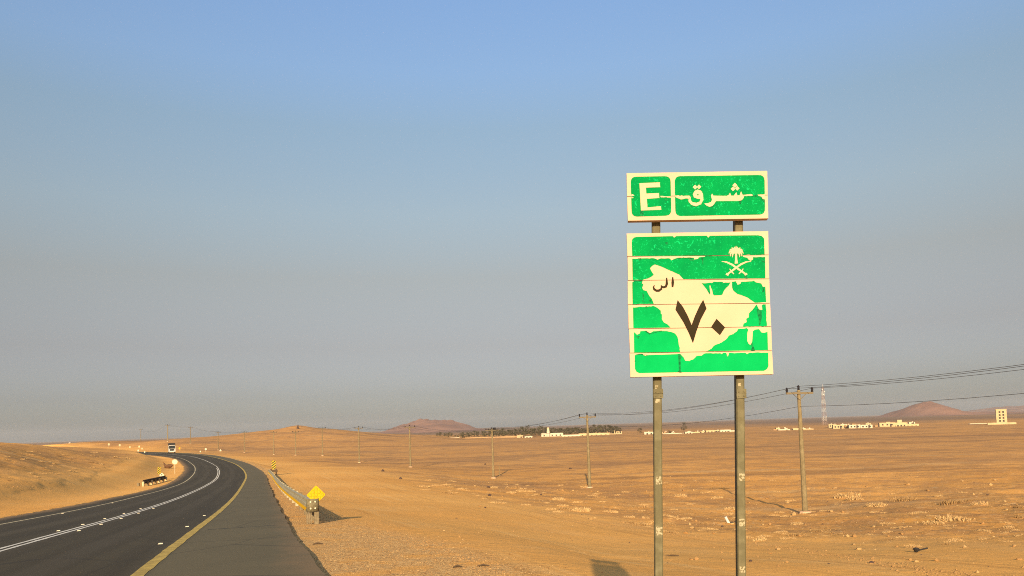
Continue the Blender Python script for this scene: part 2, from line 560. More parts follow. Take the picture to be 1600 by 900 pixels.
def road_pt(i, off, dz=0.0):
    i = max(0, min(NS - 1.001, i))
    a = int(i); f = i - a
    P = RL[a] * (1 - f) + RL[a + 1] * f
    N = RN[a] * (1 - f) + RN[a + 1] * f
    z = RZ[a] * (1 - f) + RZ[a + 1] * f
    b = RB[a] * (1 - f) + RB[a + 1] * f
    return Vector((P[0] + N[0] * off, P[1] + N[1] * off, z + (b * off if off < 0 else 0) + dz))
def road_i(y):
    return float(np.interp(y, RL[:, 1], np.arange(NS)))
def road_head(i):
    t = RT[int(max(0, min(NS - 1, i)))]
    return math.atan2(-t[0], t[1])
def road_coords(x, y):
    """nearest sample: lateral offset and height of road there"""
    off = np.empty(len(x)); zr = np.empty(len(x)); ye = np.empty(len(x)); far = np.empty(len(x))
    for a in range(0, len(x), 20000):
        X = x[a:a + 20000, None]; Y = y[a:a + 20000, None]
        d = (X - RL[None, ::2, 0]) ** 2 + (Y - RL[None, ::2, 1]) ** 2
        j = d.argmin(1) * 2
        dx = x[a:a + 20000] - RL[j, 0]; dy = y[a:a + 20000] - RL[j, 1]
        al = dx * RT[j, 0] + dy * RT[j, 1]
        o = dx * RN[j, 0] + dy * RN[j, 1]
        sl_ = np.gradient(RZ)[j]
        off[a:a + 20000] = o
        far[a:a + 20000] = np.sqrt(d.min(1))
        ye[a:a + 20000] = RL[j, 1]
        zr[a:a + 20000] = RZ[j] + sl_ * np.clip(al, -2, 2) + np.where(o < 0, RB[j] * np.maximum(o, -14), 0)
    return off, zr, ye, far

# ------------------------------------------------------------------ terrain height
CP = [  # measured points of the ground: photograph grid position and distance ahead
    (1100, 900, 13.8), (945, 876, 18.0), (945, 900, 14.6), (1258, 800, 63.5), (1180, 860, 25), (1200, 830, 38), (1250, 760, 100), (1250, 720, 160), (1250, 690, 280), (1250, 675, 450),
    (770, 748, 135), (920, 762, 106), (641, 731, 181), (504, 712, 270), (428, 712, 300), (382, 706, 385), (341, 703, 405), (297, 694, 440), (262, 689, 480),
    (465, 667.6, 600), (440, 670.5, 600), (490, 669.6, 600), (525, 671.5, 600), (600, 681, 600), (645, 684, 600), (400, 675, 580), (300, 684, 560), (200, 688.5, 545), (150, 690, 540),
    (465, 700, 420), (465, 685, 510), (390, 690, 480), (540, 690, 480), (560, 722, 230),
    (600, 900, 12.5), (760, 890, 14), (850, 850, 20.5), (700, 800, 37), (560, 760, 71), (500, 740, 106), (600, 730, 158), (700, 770, 68.6),
    (900, 800, 50.6), (900, 850, 24.7), (1000, 870, 19), (1400, 880, 18), (1580, 860, 21), (1450, 800, 54), (1580, 780, 65), (1580, 720, 136), (1590, 668, 405), (1400, 760, 93),
    (850, 684, 560), (1070, 678, 520), (850, 710, 240), (1080, 720, 165), (1420, 690, 250),
    (0, 790, 42), (0, 765, 55), (0, 740, 68), (0, 715, 87), (0, 699, 108), (210, 715, 192), (180, 707, 231), (150, 700, 284), (100, 698, 254), (130, 745, 88), (100, 720, 115), (60, 705, 123),
    (270, 735, 125), (240, 720, 176), (200, 705, 385), (170, 700, 480), (60, 697, 140)]
CPX = [tuple(at(*c)) for c in CP]
CPX += [(-60, 60, 1.6), (-120, 130, 1.5), (-150, 190, .5), (-400, 300, -1.5), (-420, 450, -3.5), (-300, 620, -3), (0, 900, -7.6), (-300, 1000, -6.5), (300, 900, -7.7), (800, 900, -7.6),
        (-800, 900, -7), (0, 2500, -8), (1500, 2000, -8), (-1500, 2000, -8), (0, 9000, -9), (5000, 7000, -9), (-5000, 7000, -9),
        (60, 20, -4.5), (120, 10, -6.5), (300, 40, -7.4), (90, 90, -7.2), (8, 5, -.6), (5, 9, -.95), (20, 0, -1.5), (-30, 10, .2), (-80, 5, 1.5),
        (0, -10, .1), (20, -40, 0), (-30, -40, 1), (0, -300, 0), (300, -300, -5), (-300, -300, 3), (-900, 0, 0), (900, 0, -7), (0, -3000, -5), (4000, -1000, -8), (-4000, -1000, -5)]
CPX = np.array(CPX)
def pol(x, y):
    return np.arctan2(x, y) * 2.5, np.log(np.hypot(x, y) + 3.0)
_pu, _pw = pol(CPX[:, 0], CPX[:, 1])
def _phi(d2):
    return np.where(d2 > 1e-12, .5 * d2 * np.log(d2 + 1e-20), 0)
_n = len(CPX)
_K = _phi((_pu[:, None] - _pu[None]) ** 2 + (_pw[:, None] - _pw[None]) ** 2) + np.eye(_n) * 2e-4
_Pm = np.stack([np.ones(_n), _pu, _pw], 1)
_A = np.block([[_K, _Pm], [_Pm.T, np.zeros((3, 3))]])
_sol = np.linalg.solve(_A, np.r_[CPX[:, 2], 0, 0, 0])
def tps(x, y):
    u, w = pol(x, y)
    out = np.empty(len(x))
    for a in range(0, len(x), 20000):
        U = u[a:a + 20000]; Wv = w[a:a + 20000]
        out[a:a + 20000] = _phi((U[:, None] - _pu) ** 2 + (Wv[:, None] - _pw) ** 2) @ _sol[:_n] + _sol[_n] + _sol[_n + 1] * U + _sol[_n + 2] * Wv
    return out

_FOOT = np.array([tuple(at(px, py, Y))[:2] for px, py, Y in ((-60, 778, 46), (0, 766, 54), (60, 759, 62), (130, 747, 82), (180, 731, 125), (212, 715, 188))])
def bank_step(x, y):
    """small eroded scarp along the foot of the left bank"""
    best = np.full(len(x), 1e9); sd = np.zeros(len(x))
    for a, b in zip(_FOOT[:-1], _FOOT[1:]):
        d = b - a; L = np.hypot(*d); t = np.clip(((x - a[0]) * d[0] + (y - a[1]) * d[1]) / L ** 2, 0, 1)
        ex = x - (a[0] + d[0] * t); ey = y - (a[1] + d[1] * t)
        di = np.hypot(ex, ey)
        s_ = np.where(d[0] * ey - d[1] * ex > 0, di, -di)
        m = di < best
        best = np.where(m, di, best); sd = np.where(m, s_, sd)
    sd = sd + fbm(x * .35, y * .35, 3) * 1.2
    return .09 * sstep(sd, -.15, .45) * (1 - sstep(sd, 1.5, 16)), sd

KNOLL = tuple(at(465, 668, 600))[:2]
def terrain(x, y):
    x = np.asarray(x, float); y = np.asarray(y, float)
    r = np.hypot(x, y)
    z = tps(x, y)
    off, zr, ye, dd = road_coords(x, y)
    redge = right_edge(ye)
    bench = np.interp(ye, [0, 10, 14, 22, 60], [3.4, 3.2, 3.0, 1.7, 1.3])
    # natural relief
    rough = sstep(off, 14, 30) * sstep(r, 24, 40) + sstep(-off, 17, 26)
    rough = np.clip(rough, 0, 1)
    amp = .05 + .17 * rough
    rel = fbm(x * .22, y * .22, 4) * amp * 1.3 + fbm(x * 1.1 + 40, y * 1.1, 3) * (.015 + .045 * rough)
    rel *= 1 - .72 * sstep(r, 70, 170)
    rel += fbm(x * .03, y * .03, 3) * .36 * sstep(r, 60, 160) * sstep(np.abs(off), 15, 50)
    rel += fbm(x * .004 + 9, y * .004, 4) * 3.0 * sstep(r, 500, 1500)
    z = z + 1.5 * np.exp(-(((x - KNOLL[0]) / 13.0) ** 2 + ((y - KNOLL[1]) / 14.0) ** 2))
    bs, bsd = bank_step(x, y)
    onb = sstep(bsd, -.5, 2) * (1 - sstep(bsd, 60, 110)) * (x < -20) * (y < 330)
    rel = rel + bs * (x < -15) + onb * (np.abs(fbm(x * .11 + 3, y * .07, 4)) * .10 + fbm(x * .5, y * .4 + 8, 4) * .13)
    rough = np.maximum(rough * (1 - (bsd < 0) * (x < -15) * (bsd > -25)), onb * .22)
    z = z + rel
    # road bed
    right = off > -3
    d_out = np.where(right, off - redge, LEFT - off)
    bed = np.where(right, zr - .09, zr + .012)
    bed = bed + np.where(d_out > 0, rel * .35 * sstep(d_out, 0, 1.5), 0)
    bed = bed - np.where(right, .05 * np.maximum(d_out, 0), -.01 * np.maximum(d_out, 0))
    w0 = np.where(right, bench, 1.5)
    w1 = np.where(right, bench + 5.0, 8.0)
    t = np.clip((d_out - w0) / (w1 - w0), 0, 1)
    t = t * t * (3 - 2 * t)
    z = bed * (1 - t) + z * t
    under = d_out < -.30
    edgej = .05 * fbm(x * 2.3, y * 2.3, 3)
    z = np.where(under, np.minimum(z, zr - .25), z)
    z = np.where((~under) & (d_out < .25) & (~right), zr + .012 + edgej - .05 * np.clip(-d_out, 0, 1), z)
    gravel = np.where(right, sstep(d_out, -.5, 0) * (1 - sstep(d_out, bench - .3, bench + .9)), 0.0)
    # windrow of gravel along the foot of the bench
    far = np.maximum(sstep(r, 500, 1500), .24 * sstep(r, 100, 220) * sstep(np.abs(off), 20, 60))
    terrain.off = off
    return z, gravel, rough, far

def zat(x, y):
    return float(terrain(np.array([x]), np.array([y]))[0][0])
def on_ground(px, py, Y0, lo=.6, hi=1.6):
    """where the line of sight through a photograph point meets the built ground"""
    Ys = np.linspace(Y0 * lo, Y0 * hi, 400)
    d = ray(px, py)
    xs = d[0] / d[1] * Ys
    zz = CAMH + d[2] / d[1] * Ys
    g = terrain(xs, Ys)[0]
    k = np.where(zz <= g)[0]
    j = k[0] if len(k) else int(np.argmin(np.abs(zz - g)))
    return Vector((xs[j], Ys[j], g[j]))

def build_ground():
    a1 = np.radians(np.linspace(-48, 48, 820))
    a2 = np.radians(np.linspace(48, 312, 90)[1:-1])
    ang = np.r_[a1, a2]
    rad = np.r_[.6, 1.5, 2.5, np.exp(np.linspace(math.log(3.5), math.log(700), 470)), np.exp(np.linspace(math.log(700), math.log(26000), 90))[1:]]
    na, nr = len(ang), len(rad)
    R_, A_ = np.meshgrid(rad, ang, indexing='ij')
    x = (R_ * np.sin(A_)).ravel(); y = (R_ * np.cos(A_)).ravel()
    z, g, ro, fa = terrain(x, y)
    la = np.append(terrain.off, 0)
    z = np.append(z, z[:na].mean()); x = np.append(x, 0); y = np.append(y, 0)
    g = np.append(g, 0); ro = np.append(ro, 0); fa = np.append(fa, 0)
    i, j = np.meshgrid(np.arange(nr - 1), np.arange(na), indexing='ij')
    j2 = (j + 1) % na
    q = np.stack([i * na + j, (i + 1) * na + j, (i + 1) * na + j2, i * na + j2], -1).reshape(-1, 4)
    c = nr * na
    tri = np.stack([np.full(na, c), np.arange(na), (np.arange(na) + 1) % na], -1)
    me = bpy.data.meshes.new('ground')
    nv = len(x); nq = len(q); ntr = len(tri)
    me.vertices.add(nv)
    me.vertices.foreach_set('co', np.stack([x, y, z], 1).ravel().astype(np.float32))
    me.loops.add(nq * 4 + ntr * 3)
    me.loops.foreach_set('vertex_index', np.r_[q.ravel(), tri.ravel()].astype(np.int32))
    me.polygons.add(nq + ntr)
    me.polygons.foreach_set('loop_start', np.r_[np.arange(nq) * 4, nq * 4 + np.arange(ntr) * 3].astype(np.int32))
    me.polygons.foreach_set('loop_total', np.r_[np.full(nq, 4), np.full(ntr, 3)].astype(np.int32))
    me.polygons.foreach_set('use_smooth', np.ones(nq + ntr, bool))
    me.update(calc_edges=True)
    me.validate()
    for nm, arr in (('lat', la), ('gravel', g), ('rough', ro), ('far', fa)):
        at_ = me.attributes.new(nm, 'FLOAT', 'POINT')
        at_.data.foreach_set('value', arr.astype(np.float32))
    me.materials.append(MT['sand'])
    o = bpy.data.objects.new('ground', me)
    COL.objects.link(o)
    tag(o, 'golden desert sand with stony patches reaching to the horizon', kind='structure')
    return o
build_ground()

# ------------------------------------------------------------------ road
def build_road():
    i0, i1 = road_i(-50), NS - 2
    ii = [i0]
    while ii[-1] < i1:
        y = road_pt(ii[-1], 0).y
        ii.append(ii[-1] + (.35 if -2 < y < 40 else (.8 if y < 90 else 2.5)))
    rng = random.Random(3)
    vs, uv, fs = [], [], []
    lats = [LEFT, -8.5, -7.5, -5.6, -3.75, -1.9, 0, 1.2, 2.1]
    nc = len(lats) + 3
    for i in ii:
        p0 = road_pt(i, 0)
        re = float(right_edge(p0.y))
        jit = (fbm(np.array([i * .45]), np.array([3.3]), 4)[0]) * .13 + rng.uniform(-.008, .008)
        row = [(LEFT - .25, -.35)] + [(l, 0) for l in lats] + [(re + jit, 0), (re + jit + .05, -.22)]
        for l, dz in row:
            vs.append(tuple(road_pt(i, l, dz)))
            uv.append((l, i))
    for a in range(len(ii) - 1):
        for b in range(nc - 1):
            if b < nc - 2:
                fs.append((a * nc + b, a * nc + b + 1, (a + 1) * nc + b + 1, (a + 1) * nc + b))
    n0 = len(vs)
    nsm = len(fs)
    for a in range(len(ii)):          # broken asphalt edge with vertices of its own
        for b in (nc - 2, nc - 1):
            vs.append(vs[a * nc + b]); uv.append(uv[a * nc + b])
    for a in range(len(ii) - 1):
        fs.append((n0 + 2 * a, n0 + 2 * a + 1, n0 + 2 * a + 3, n0 + 2 * a + 2))
    me = bpy.data.meshes.new('road')
    me.from_pydata(vs, [], fs)
    me.polygons.foreach_set('use_smooth', [i_ < nsm for i_ in range(len(fs))])
    ul = me.uv_layers.new(name='road')
    for lp in me.loops:
        ul.data[lp.index].uv = uv[lp.vertex_index]
    me.materials.append(MT['asphalt'])
    o = bpy.data.objects.new('road', me)
    COL.objects.link(o)
    tag(o, 'dark two lane asphalt road bending left with wide right shoulder', kind='structure')
    return o
ROAD = build_road()

def stripe(name, l0, l1, y0, y1, m, label, dz=.005, wob=.012):
    rng = random.Random(name + str(l0))
    i, ie = road_i(y0), road_i(y1)
    mb = MB()
    vs = []
    while i < ie:
        y = road_pt(i, 0).y
        a, b = l0 + rng.uniform(-wob, wob), l1 + rng.uniform(-wob, wob)
        k = 1.0 + max(0, (y - 60)) / 250.0
        c = (a + b) / 2; h = (b - a) / 2
        vs.append((road_pt(i, c - h, dz), road_pt(i, c + h, dz)))
        i += .5 if y < 60 else 2.0
    pts = [p for pr in vs for p in pr]
    mb.add(pts, [(2 * k, 2 * k + 1, 2 * k + 3, 2 * k + 2) for k in range(len(vs) - 1)])
    o = mb.build(name, m)
    return tag(o, label, kind='structure')
stripe('road_marking', -.10, .12, -45, 560, 'yline', 'wide yellow edge line between right lane and shoulder')
stripe('road_marking', -3.92, -3.81, -45, 140, 'wline', 'left stripe of the double white centre line')
stripe('road_marking', -3.70, -3.59, -45, 152, 'wline', 'right stripe of the double white centre line')
stripe('road_marking', -3.82, -3.70, 153, 560, 'wline', 'single white centre line beyond the bend')
stripe('road_marking', -7.58, -7.43, -45, 560, 'pline', 'pale yellow edge line on the left side of the road')

cp = MB()
crk = random.Random(2)
ia = road_i(21.0)
prv = None
pts_a, pts_b = [], []
for q in range(16):
    l_ = .35 + 1.9 * q / 15
    c_ = road_pt(ia - .12 * q / 15 + crk.uniform(-.03, .03), l_, .005); w_ = .012 + .010 * crk.random()
    pts_a.append(c_ + Vector((0, w_, 0))); pts_b.append(c_ - Vector((0, w_, 0)))
cp.add(pts_a + pts_b, [(q, q + 1, 17 + q, 16 + q) for q in range(15)])
tag(cp.build('tar_seam', 'black'), 'thin dark crack running across the road shoulder', kind='structure')
# studs (raised reflective markers)
mbs = MB()
mbs.add([(-.065, -.05, 0), (.065, -.05, 0), (.065, .05, 0), (-.065, .05, 0), (-.045, -.025, .022), (.045, -.025, .022), (.045, .025, .022), (-.045, .025, .022)],
        [(0, 1, 5, 4), (1, 2, 6, 5), (2, 3, 7, 6), (3, 0, 4, 7), (4, 5, 6, 7)])
stud_me = mbs.mesh('road_stud', MT['stud'])
def stud(i, lat, label, group):
    o = bpy.data.objects.new('road_stud', stud_me)
    COL.objects.link(o)
    o.location = road_pt(i, lat, .004)
    o.rotation_euler = (0, 0, road_head(i))
    o.scale = (.85, .9, 1.0)
    tag(o, label, 'road stud', group)
for y in (17.2, 22.8, 29.0):
    stud(road_i(y), -.36, 'small white road stud left of the yellow edge line', 'studs beside the yellow edge line')
for k, y in enumerate((24, 27, 30.5, 34.5, 39)):
    stud(road_i(y), -4.08, 'small white road stud on the far side of the double white line', 'studs on the far side of the centre line')
    stud(road_i(y - .5), -3.42, 'small white road stud on the near side of the double white line', 'studs on the near side of the centre line')
for y in (38, 50):
    stud(road_i(y), -7.3, 'small white road stud beside the left pale edge line', 'studs beside the left edge line')

# ------------------------------------------------------------------ hills far away
def hill(name, px0, px1, Y, prof, label, depth, seed):
    """ridge with outline heights (photograph grid fraction 0..1, height in px above its foot)"""
    rng = random.Random(seed)
    a = at(px0, 660, Y); b = at(px1, 660, Y)
    nx, ny = 90, 36
    vs = []
    fr = [p[0] for p in prof]; hh = [p[1] * Y / F for p in prof]
    for j in range(ny):
        v = -1 + 2 * j / (ny - 1)
        for i in range(nx):
            u = i / (nx - 1)
            x = a.x + (b.x - a.x) * u
            k = max(0.0, 1 - abs(v)) ** 1.15
            u2 = min(1, max(0, u + .008 * math.sin(v * 5 + seed)))
            h = float(np.interp(u2, fr, hh)) * k
            n = float(fbm(np.array([u * 13 + seed]), np.array([v * 5.0]), 4)[0])
            n2 = 1 - abs(float(fbm(np.array([u * 22 + seed]), np.array([v * 1.5]), 2)[0])) * 2
            h = h * (1 + .16 * n - .10 * n2) 
            vs.append((x, Y + v * depth, -9.5 + h + 8.0 * min(1, h / 14)))
    fs = [(j * nx + i, j * nx + i + 1, (j + 1) * nx + i + 1, (j + 1) * nx + i) for j in range(ny - 1) for i in range(nx - 1)]
    o = MB().add(vs, fs).build(name, 'hill', smooth=True)
    tag(o, label, kind='structure')
hill('mountain', 560, 775, 2900, [(0, 0), (.16, 1), (.22, 3.5), (.28, 7), (.38, 14), (.46, 17.5), (.53, 18.5), (.62, 17), (.7, 13.5), (.78, 8), (.86, 3), (1, 0)], 'low reddish mountain on the horizon left of centre', 420, 2)
hill('mountain', 1320, 1640, 2700, [(0, 0), (.235, 0), (.26, 2), (.30, 8), (.34, 14.5), (.375, 20), (.39, 21.5), (.41, 20.5), (.44, 16), (.475, 10.5), (.506, 7), (.56, 4.5), (.64, 3.2), (.8, 2.2), (1, 0)], 'cone shaped reddish mountain on the horizon at right', 260, 5)
hill('mountain', 1500, 1760, 6000, [(0, 0), (.2, 6), (.4, 9), (.6, 7), (.8, 9), (1, 0)], 'faint far mountain behind the tower building', 700, 8)

# ------------------------------------------------------------------ the big direction sign
def build_sign():
    YAW = math.radians(7.5)
    nrm = Vector((-math.sin(YAW), -math.cos(YAW), 0))
    tan = Vector((math.cos(YAW), -math.sin(YAW), 0))
    c0 = at(1094, 470, 3.15)
    base = Vector((c0.x, c0.y, zat(c0.x, c0.y)))
    def onp(px, py):
        d = Vector(ray(px, py))
        o = Vector((0, 0, CAMH))
        t = (c0 - o).dot(nrm) / d.dot(nrm)
        return o + d * t - base
    S = 270 / 1600.0
    z1 = lambda p: onp(960 + p[0] * S, 250 + p[1] * S)
    z2 = lambda p: onp(960 + p[0] * S, 350 + p[1] * S)
    z3 = lambda p: onp(960 + p[0] * S, 450 + p[1] * S)
    root = thing('direction_sign', base, 'green and cream kilometre sign with peeling film and large numeral on two posts', 'road sign')
    def P(name, m, fn, pts, lift, parent=root):
        mb = MB().sheet([fn(p) + nrm * lift for p in pts])
        return mb.build(name, m, parent)
    def stroke(mb, fn, pts, w, lift):
        Q = [Vector((p[0], p[1])) for p in pts]
        L, R_ = [], []
        for k, q in enumerate(Q):
            d = (Q[min(k + 1, len(Q) - 1)] - Q[max(k - 1, 0)]).normalized()
            n = Vector((-d.y, d.x))
            ww = (w[k] if isinstance(w, (list, tuple)) else w) / 2
            L.append(q + n * ww); R_.append(q - n * ww)
        vs = [fn(p) + nrm * lift for p in L] + [fn(p) + nrm * lift for p in R_]
        n_ = len(Q)
        mb.add(vs, [(k, k + 1, n_ + k + 1, n_ + k) for k in range(n_ - 1)])
    def rrect(tl, tr, br, bl, r, n=6):
        out = []
        C = [Vector(tl), Vector(tr), Vector(br), Vector(bl)]
        for k in range(4):
            c, p, q = C[k], C[k - 1], C[(k + 1) % 4]
            a = c + (p - c).normalized() * r; b = c + (q - c).normalized() * r
            for i in range(n + 1):
                t = i / n
                out.append(a * (1 - t) ** 2 + c * 2 * t * (1 - t) + b * t * t)
        return out
    rng = random.Random(12)
    def rough_edge(pts, amp=4, seg=22):
        """torn film: break long edges into small irregular steps"""
        out = []
        n = len(pts)
        for k in range(n):
            a = Vector(pts[k]); b = Vector(pts[(k + 1) % n])
            m = max(1, int((b - a).length / seg))
            for i in range(m):
                q = a + (b - a) * (i / m)
                if i > 0 and abs(b.x - a.x) > 8 and (b - a).length < 230:
                    q = q + Vector((rng.uniform(-amp, amp), rng.uniform(-amp, amp)))
                out.append(q)
        return out
    # planks: each an extruded board with a folded edge
    TH = .034
    def plank(fn, tl, tr, br, bl):
        pts = [fn(p) for p in (tl, tr, br, bl)]
        o = MB().prism(pts, -nrm * TH).build('plank', 'cream', root)
        return o
    g = 2.6
    up_planks = [plank(z1, (113, 122), (1415, 100), (1420, 325 - g), (117, 338 - g)), plank(z1, (117, 338 + g), (1420, 325 + g), (1425, 540), (125, 562))]
    z3y = 592.6        # zoom offset: 100 px
    rows = [((113, 88), (1424, 65)), ((120, 300), (1428, 286)), ((124, 523), (1434, 508)), ((126, 747), (1442, 734)), ((130, 971), (1452, 950)), ((140, 1195), (1460, 1173)), ((148, 1421), (1472, 1393))]
    planks = []
    for k in range(6):
        (a, b), (c, d) = rows[k], rows[k + 1]
        jx = (0, 2, -1, 2, 5, 0)[k]
        planks.append(plank(z2, (a[0] + jx, a[1] + (g if k else 0)), (b[0], b[1] + (g if k else 0)), (d[0], d[1] - g), (c[0] + jx, c[1] - g)))
    # back stiffeners
    for fn, y in ((z1, 210), (z1, 450), (z2, 220), (z2, 700), (z2, 1250)):
        a = fn((150, y)) - nrm * (TH + .006); b = fn((1390, y - 18)) - nrm * (TH + .006)
        MB().bar(a, b, .006, n=4).build('back_rail', 'backing', root)
    L1 = .0006
    # green film, upper board
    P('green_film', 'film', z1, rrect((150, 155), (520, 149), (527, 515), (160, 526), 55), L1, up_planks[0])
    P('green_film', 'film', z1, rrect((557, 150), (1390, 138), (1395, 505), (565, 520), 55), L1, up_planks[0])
    L2 = .0012
    for pts in ([(154, 338), (185, 330), (172, 318), (160, 316)], [(158, 345), (180, 350), (158, 356)], [(425, 334), (520, 338), (523, 350), (480, 344), (430, 346)],
                [(562, 330), (700, 333), (702, 342), (695, 364), (660, 356), (640, 362), (615, 366), (590, 355), (566, 345)],
                [(1195, 322), (1275, 318), (1280, 330), (1195, 336)], [(1325, 322), (1392, 318), (1393, 366), (1372, 360), (1362, 340), (1335, 332)]):
        P('bare_patch', 'cream', z1, rough_edge(pts, 3, 14), L2, up_planks[1])
    for pts in ([(236, 520), (240, 470), (272, 470), (268, 520)], [(465, 362), (495, 364), (492, 376), (468, 374)], [(1150, 380), (1178, 376), (1172, 410), (1155, 405)],
                [(1355, 340), (1372, 362), (1392, 368), (1393, 392), (1368, 376)], [(1225, 331), (1340, 328), (1350, 340), (1290, 338), (1225, 341)], [(862, 425), (925, 432), (900, 440)], [(700, 425), (760, 432), (705, 434)]):
        P('grime', 'film_dark', z1, rough_edge(pts, 4, 12), L1 + .0005, up_planks[1])
    P('letter', 'cream', z1, [(232, 215), (420, 208), (424, 252), (292, 256), (295, 312), (412, 306), (416, 352), (300, 360), (306, 440), (430, 428), (434, 462), (246, 468)], L2)
    P('letter', 'cream', z1, [(1172, 290), (1188, 326), (1202, 330), (1196, 352), (1180, 372), (1150, 380), (940, 381), (927, 402), (908, 425), (880, 434), (852, 422), (833, 402), (868, 400), (893, 390), (904, 370),
                              (893, 330), (905, 312), (916, 331), (1040, 333), (1060, 322), (1070, 303), (1082, 331), (1105, 331), (1118, 313), (1130, 300), (1137, 329), (1160, 326)], L2)
    P('letter', 'cream', z1, [(820, 315), (823, 370), (802, 410), (755, 429), (712, 416), (685, 382), (690, 350), (706, 345), (706, 370), (722, 391), (760, 397), (790, 385), (798, 361), (770, 360), (736, 346), (726, 318), (742, 287), (770, 274), (802, 285)], L2)
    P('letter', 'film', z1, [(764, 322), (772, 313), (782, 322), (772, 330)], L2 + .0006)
    for cx, cy, r in ((1115, 235, 23), (1098, 268, 21), (1137, 263, 21), (747, 252, 22), (783, 249, 21)):
        MB().sheet([z1(q) + nrm * L2 for q in ((cx - r, cy), (cx, cy - r), (cx + r, cy), (cx, cy + r))]).build('letter_dot', 'cream', root)
    # green film, lower board (one piece per plank and side, torn where the photograph shows bare board)
    def s3(pts):
        return [(p[0], p[1] + z3y) for p in pts]
    films = [
        (0, [(205, 120), (540, 112), (555, 126), (570, 112), (855, 108), (870, 126), (885, 108), (1330, 104), (1365, 112), (1384, 132), (1388, 155), (1391, 283), (1185, 286), (840, 291), (165, 296), (160, 165), (166, 140), (182, 125)]),
        (1, [(165, 322), (220, 322), (230, 336), (245, 318), (370, 318), (400, 330), (430, 318), (510, 318), (530, 336), (560, 320), (620, 312), (735, 312), (740, 328), (775, 322), (780, 308), (830, 305), (842, 297), (1185, 292), (1195, 305),
             (1230, 312), (1245, 332), (1262, 341), (1283, 328), (1285, 306), (1395, 305), (1398, 503), (640, 511), (600, 468), (500, 425), (420, 390), (375, 375), (350, 388), (330, 410), (345, 440), (365, 470), (340, 490), (310, 505), (260, 519), (168, 519)]),
        (2, [(165, 540), (180, 531), (262, 529), (255, 548), (268, 560), (258, 590), (268, 612), (300, 620), (315, 650), (345, 690), (365, 741), (168, 743)]),
        (2, [(808, 548), (905, 545), (920, 533), (1000, 536), (1010, 545), (1075, 540), (1060, 570), (1020, 610), (1000, 655), (960, 660), (925, 662), (912, 650), (905, 610), (890, 570), (880, 570), (888, 642), (870, 635), (850, 600), (825, 570)]),
        (2, [(1088, 535), (1125, 530), (1140, 562), (1165, 555), (1175, 535), (1275, 530), (1290, 524), (1310, 540), (1360, 550), (1375, 582), (1398, 580), (1405, 724), (1300, 729), (1245, 690), (1190, 665), (1140, 650), (1100, 615), (1090, 590)]),
        (3, s3([(172, 180), (215, 178), (235, 172), (300, 175), (360, 165), (400, 185), (430, 210), (430, 235), (440, 245), (440, 290), (460, 320), (490, 335), (520, 367), (175, 372)])),
        (3, s3([(1315, 151), (1335, 190), (1350, 207), (1370, 200), (1365, 160), (1375, 151), (1402, 151), (1412, 353), (1190, 357), (1195, 330), (1225, 315), (1220, 285), (1245, 270), (1245, 235), (1280, 200)])),
        (4, s3([(180, 405), (210, 432), (235, 420), (240, 400), (290, 398), (330, 418), (360, 400), (480, 398), (530, 408), (560, 420), (585, 455), (595, 510), (610, 592), (183, 598)])),
        (4, s3([(850, 586), (900, 560), (920, 535), (990, 505), (1040, 470), (1060, 440), (1100, 425), (1135, 400), (1145, 380), (1180, 378), (1225, 370), (1240, 385), (1230, 430), (1230, 490), (1245, 520), (1260, 525), (1275, 500), (1282, 400),
                (1300, 385), (1340, 380), (1360, 410), (1385, 415), (1418, 405), (1422, 575)])),
        (5, s3([(188, 622), (240, 614), (290, 627), (340, 620), (580, 612), (605, 607), (640, 640), (660, 675), (690, 675), (730, 660), (760, 630), (810, 625), (830, 607), (980, 602), (990, 612), (1010, 600), (1035, 600), (1050, 636),
                (1062, 600), (1130, 602), (1210, 598), (1230, 612), (1250, 598), (1425, 598), (1427, 720), (1416, 748), (1385, 767), (230, 788), (205, 776), (190, 748)]))]
    for k, pts in films:
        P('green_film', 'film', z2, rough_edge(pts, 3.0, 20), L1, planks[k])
    for k, pts in ((0, [(470, 172), (495, 168), (498, 186), (478, 192)]), (1, [(840, 290), (905, 294), (900, 310), (870, 302), (845, 304)]), (1, [(690, 318), (735, 322), (740, 345), (700, 340)]), (1, [(545, 322), (625, 312), (730, 314), (720, 322), (620, 320), (560, 330)]),
                   (1, [(1200, 478), (1230, 482), (1240, 504), (1205, 504)]), (1, [(175, 526), (262, 520), (260, 530), (180, 535)]), (1, [(1360, 330), (1392, 340), (1394, 360), (1370, 352)]), (1, [(215, 318), (245, 316), (236, 340)]), (1, [(805, 310), (825, 310), (822, 380), (812, 360)]),
                   (2, [(255, 705), (275, 712), (285, 726), (262, 722)]), (2, [(320, 705), (335, 698), (342, 718), (325, 718)]), (2, [(1362, 575), (1385, 590), (1386, 625), (1368, 632), (1375, 605)]), (2, [(868, 600), (888, 640), (880, 652), (872, 630)]), (2, [(260, 640), (275, 650), (270, 700), (262, 690)]),
                   (3, s3([(1318, 190), (1362, 205), (1364, 290), (1345, 345), (1338, 345), (1335, 280), (1325, 250)])), (3, s3([(285, 172), (305, 168), (305, 185), (290, 188)])),
                   (4, s3([(275, 398), (300, 398), (330, 420), (420, 395), (470, 400), (400, 408), (325, 432), (300, 415)])), (4, s3([(190, 440), (235, 448), (225, 470), (205, 455)])), (4, s3([(1262, 520), (1275, 505), (1290, 545), (1305, 578), (1262, 580), (1275, 550)])),
                   (5, s3([(588, 612), (615, 612), (622, 640), (612, 660), (615, 770), (628, 780), (580, 780), (598, 765), (592, 650)])), (5, s3([(192, 618), (260, 610), (310, 625), (260, 618)])), (5, s3([(186, 672), (206, 676), (188, 682)]))):
        P('grime', 'film_dark', z2, rough_edge(pts, 4, 12), L1 + .0006, planks[k])
    # emblem: palm over crossed swords
    em = MB()
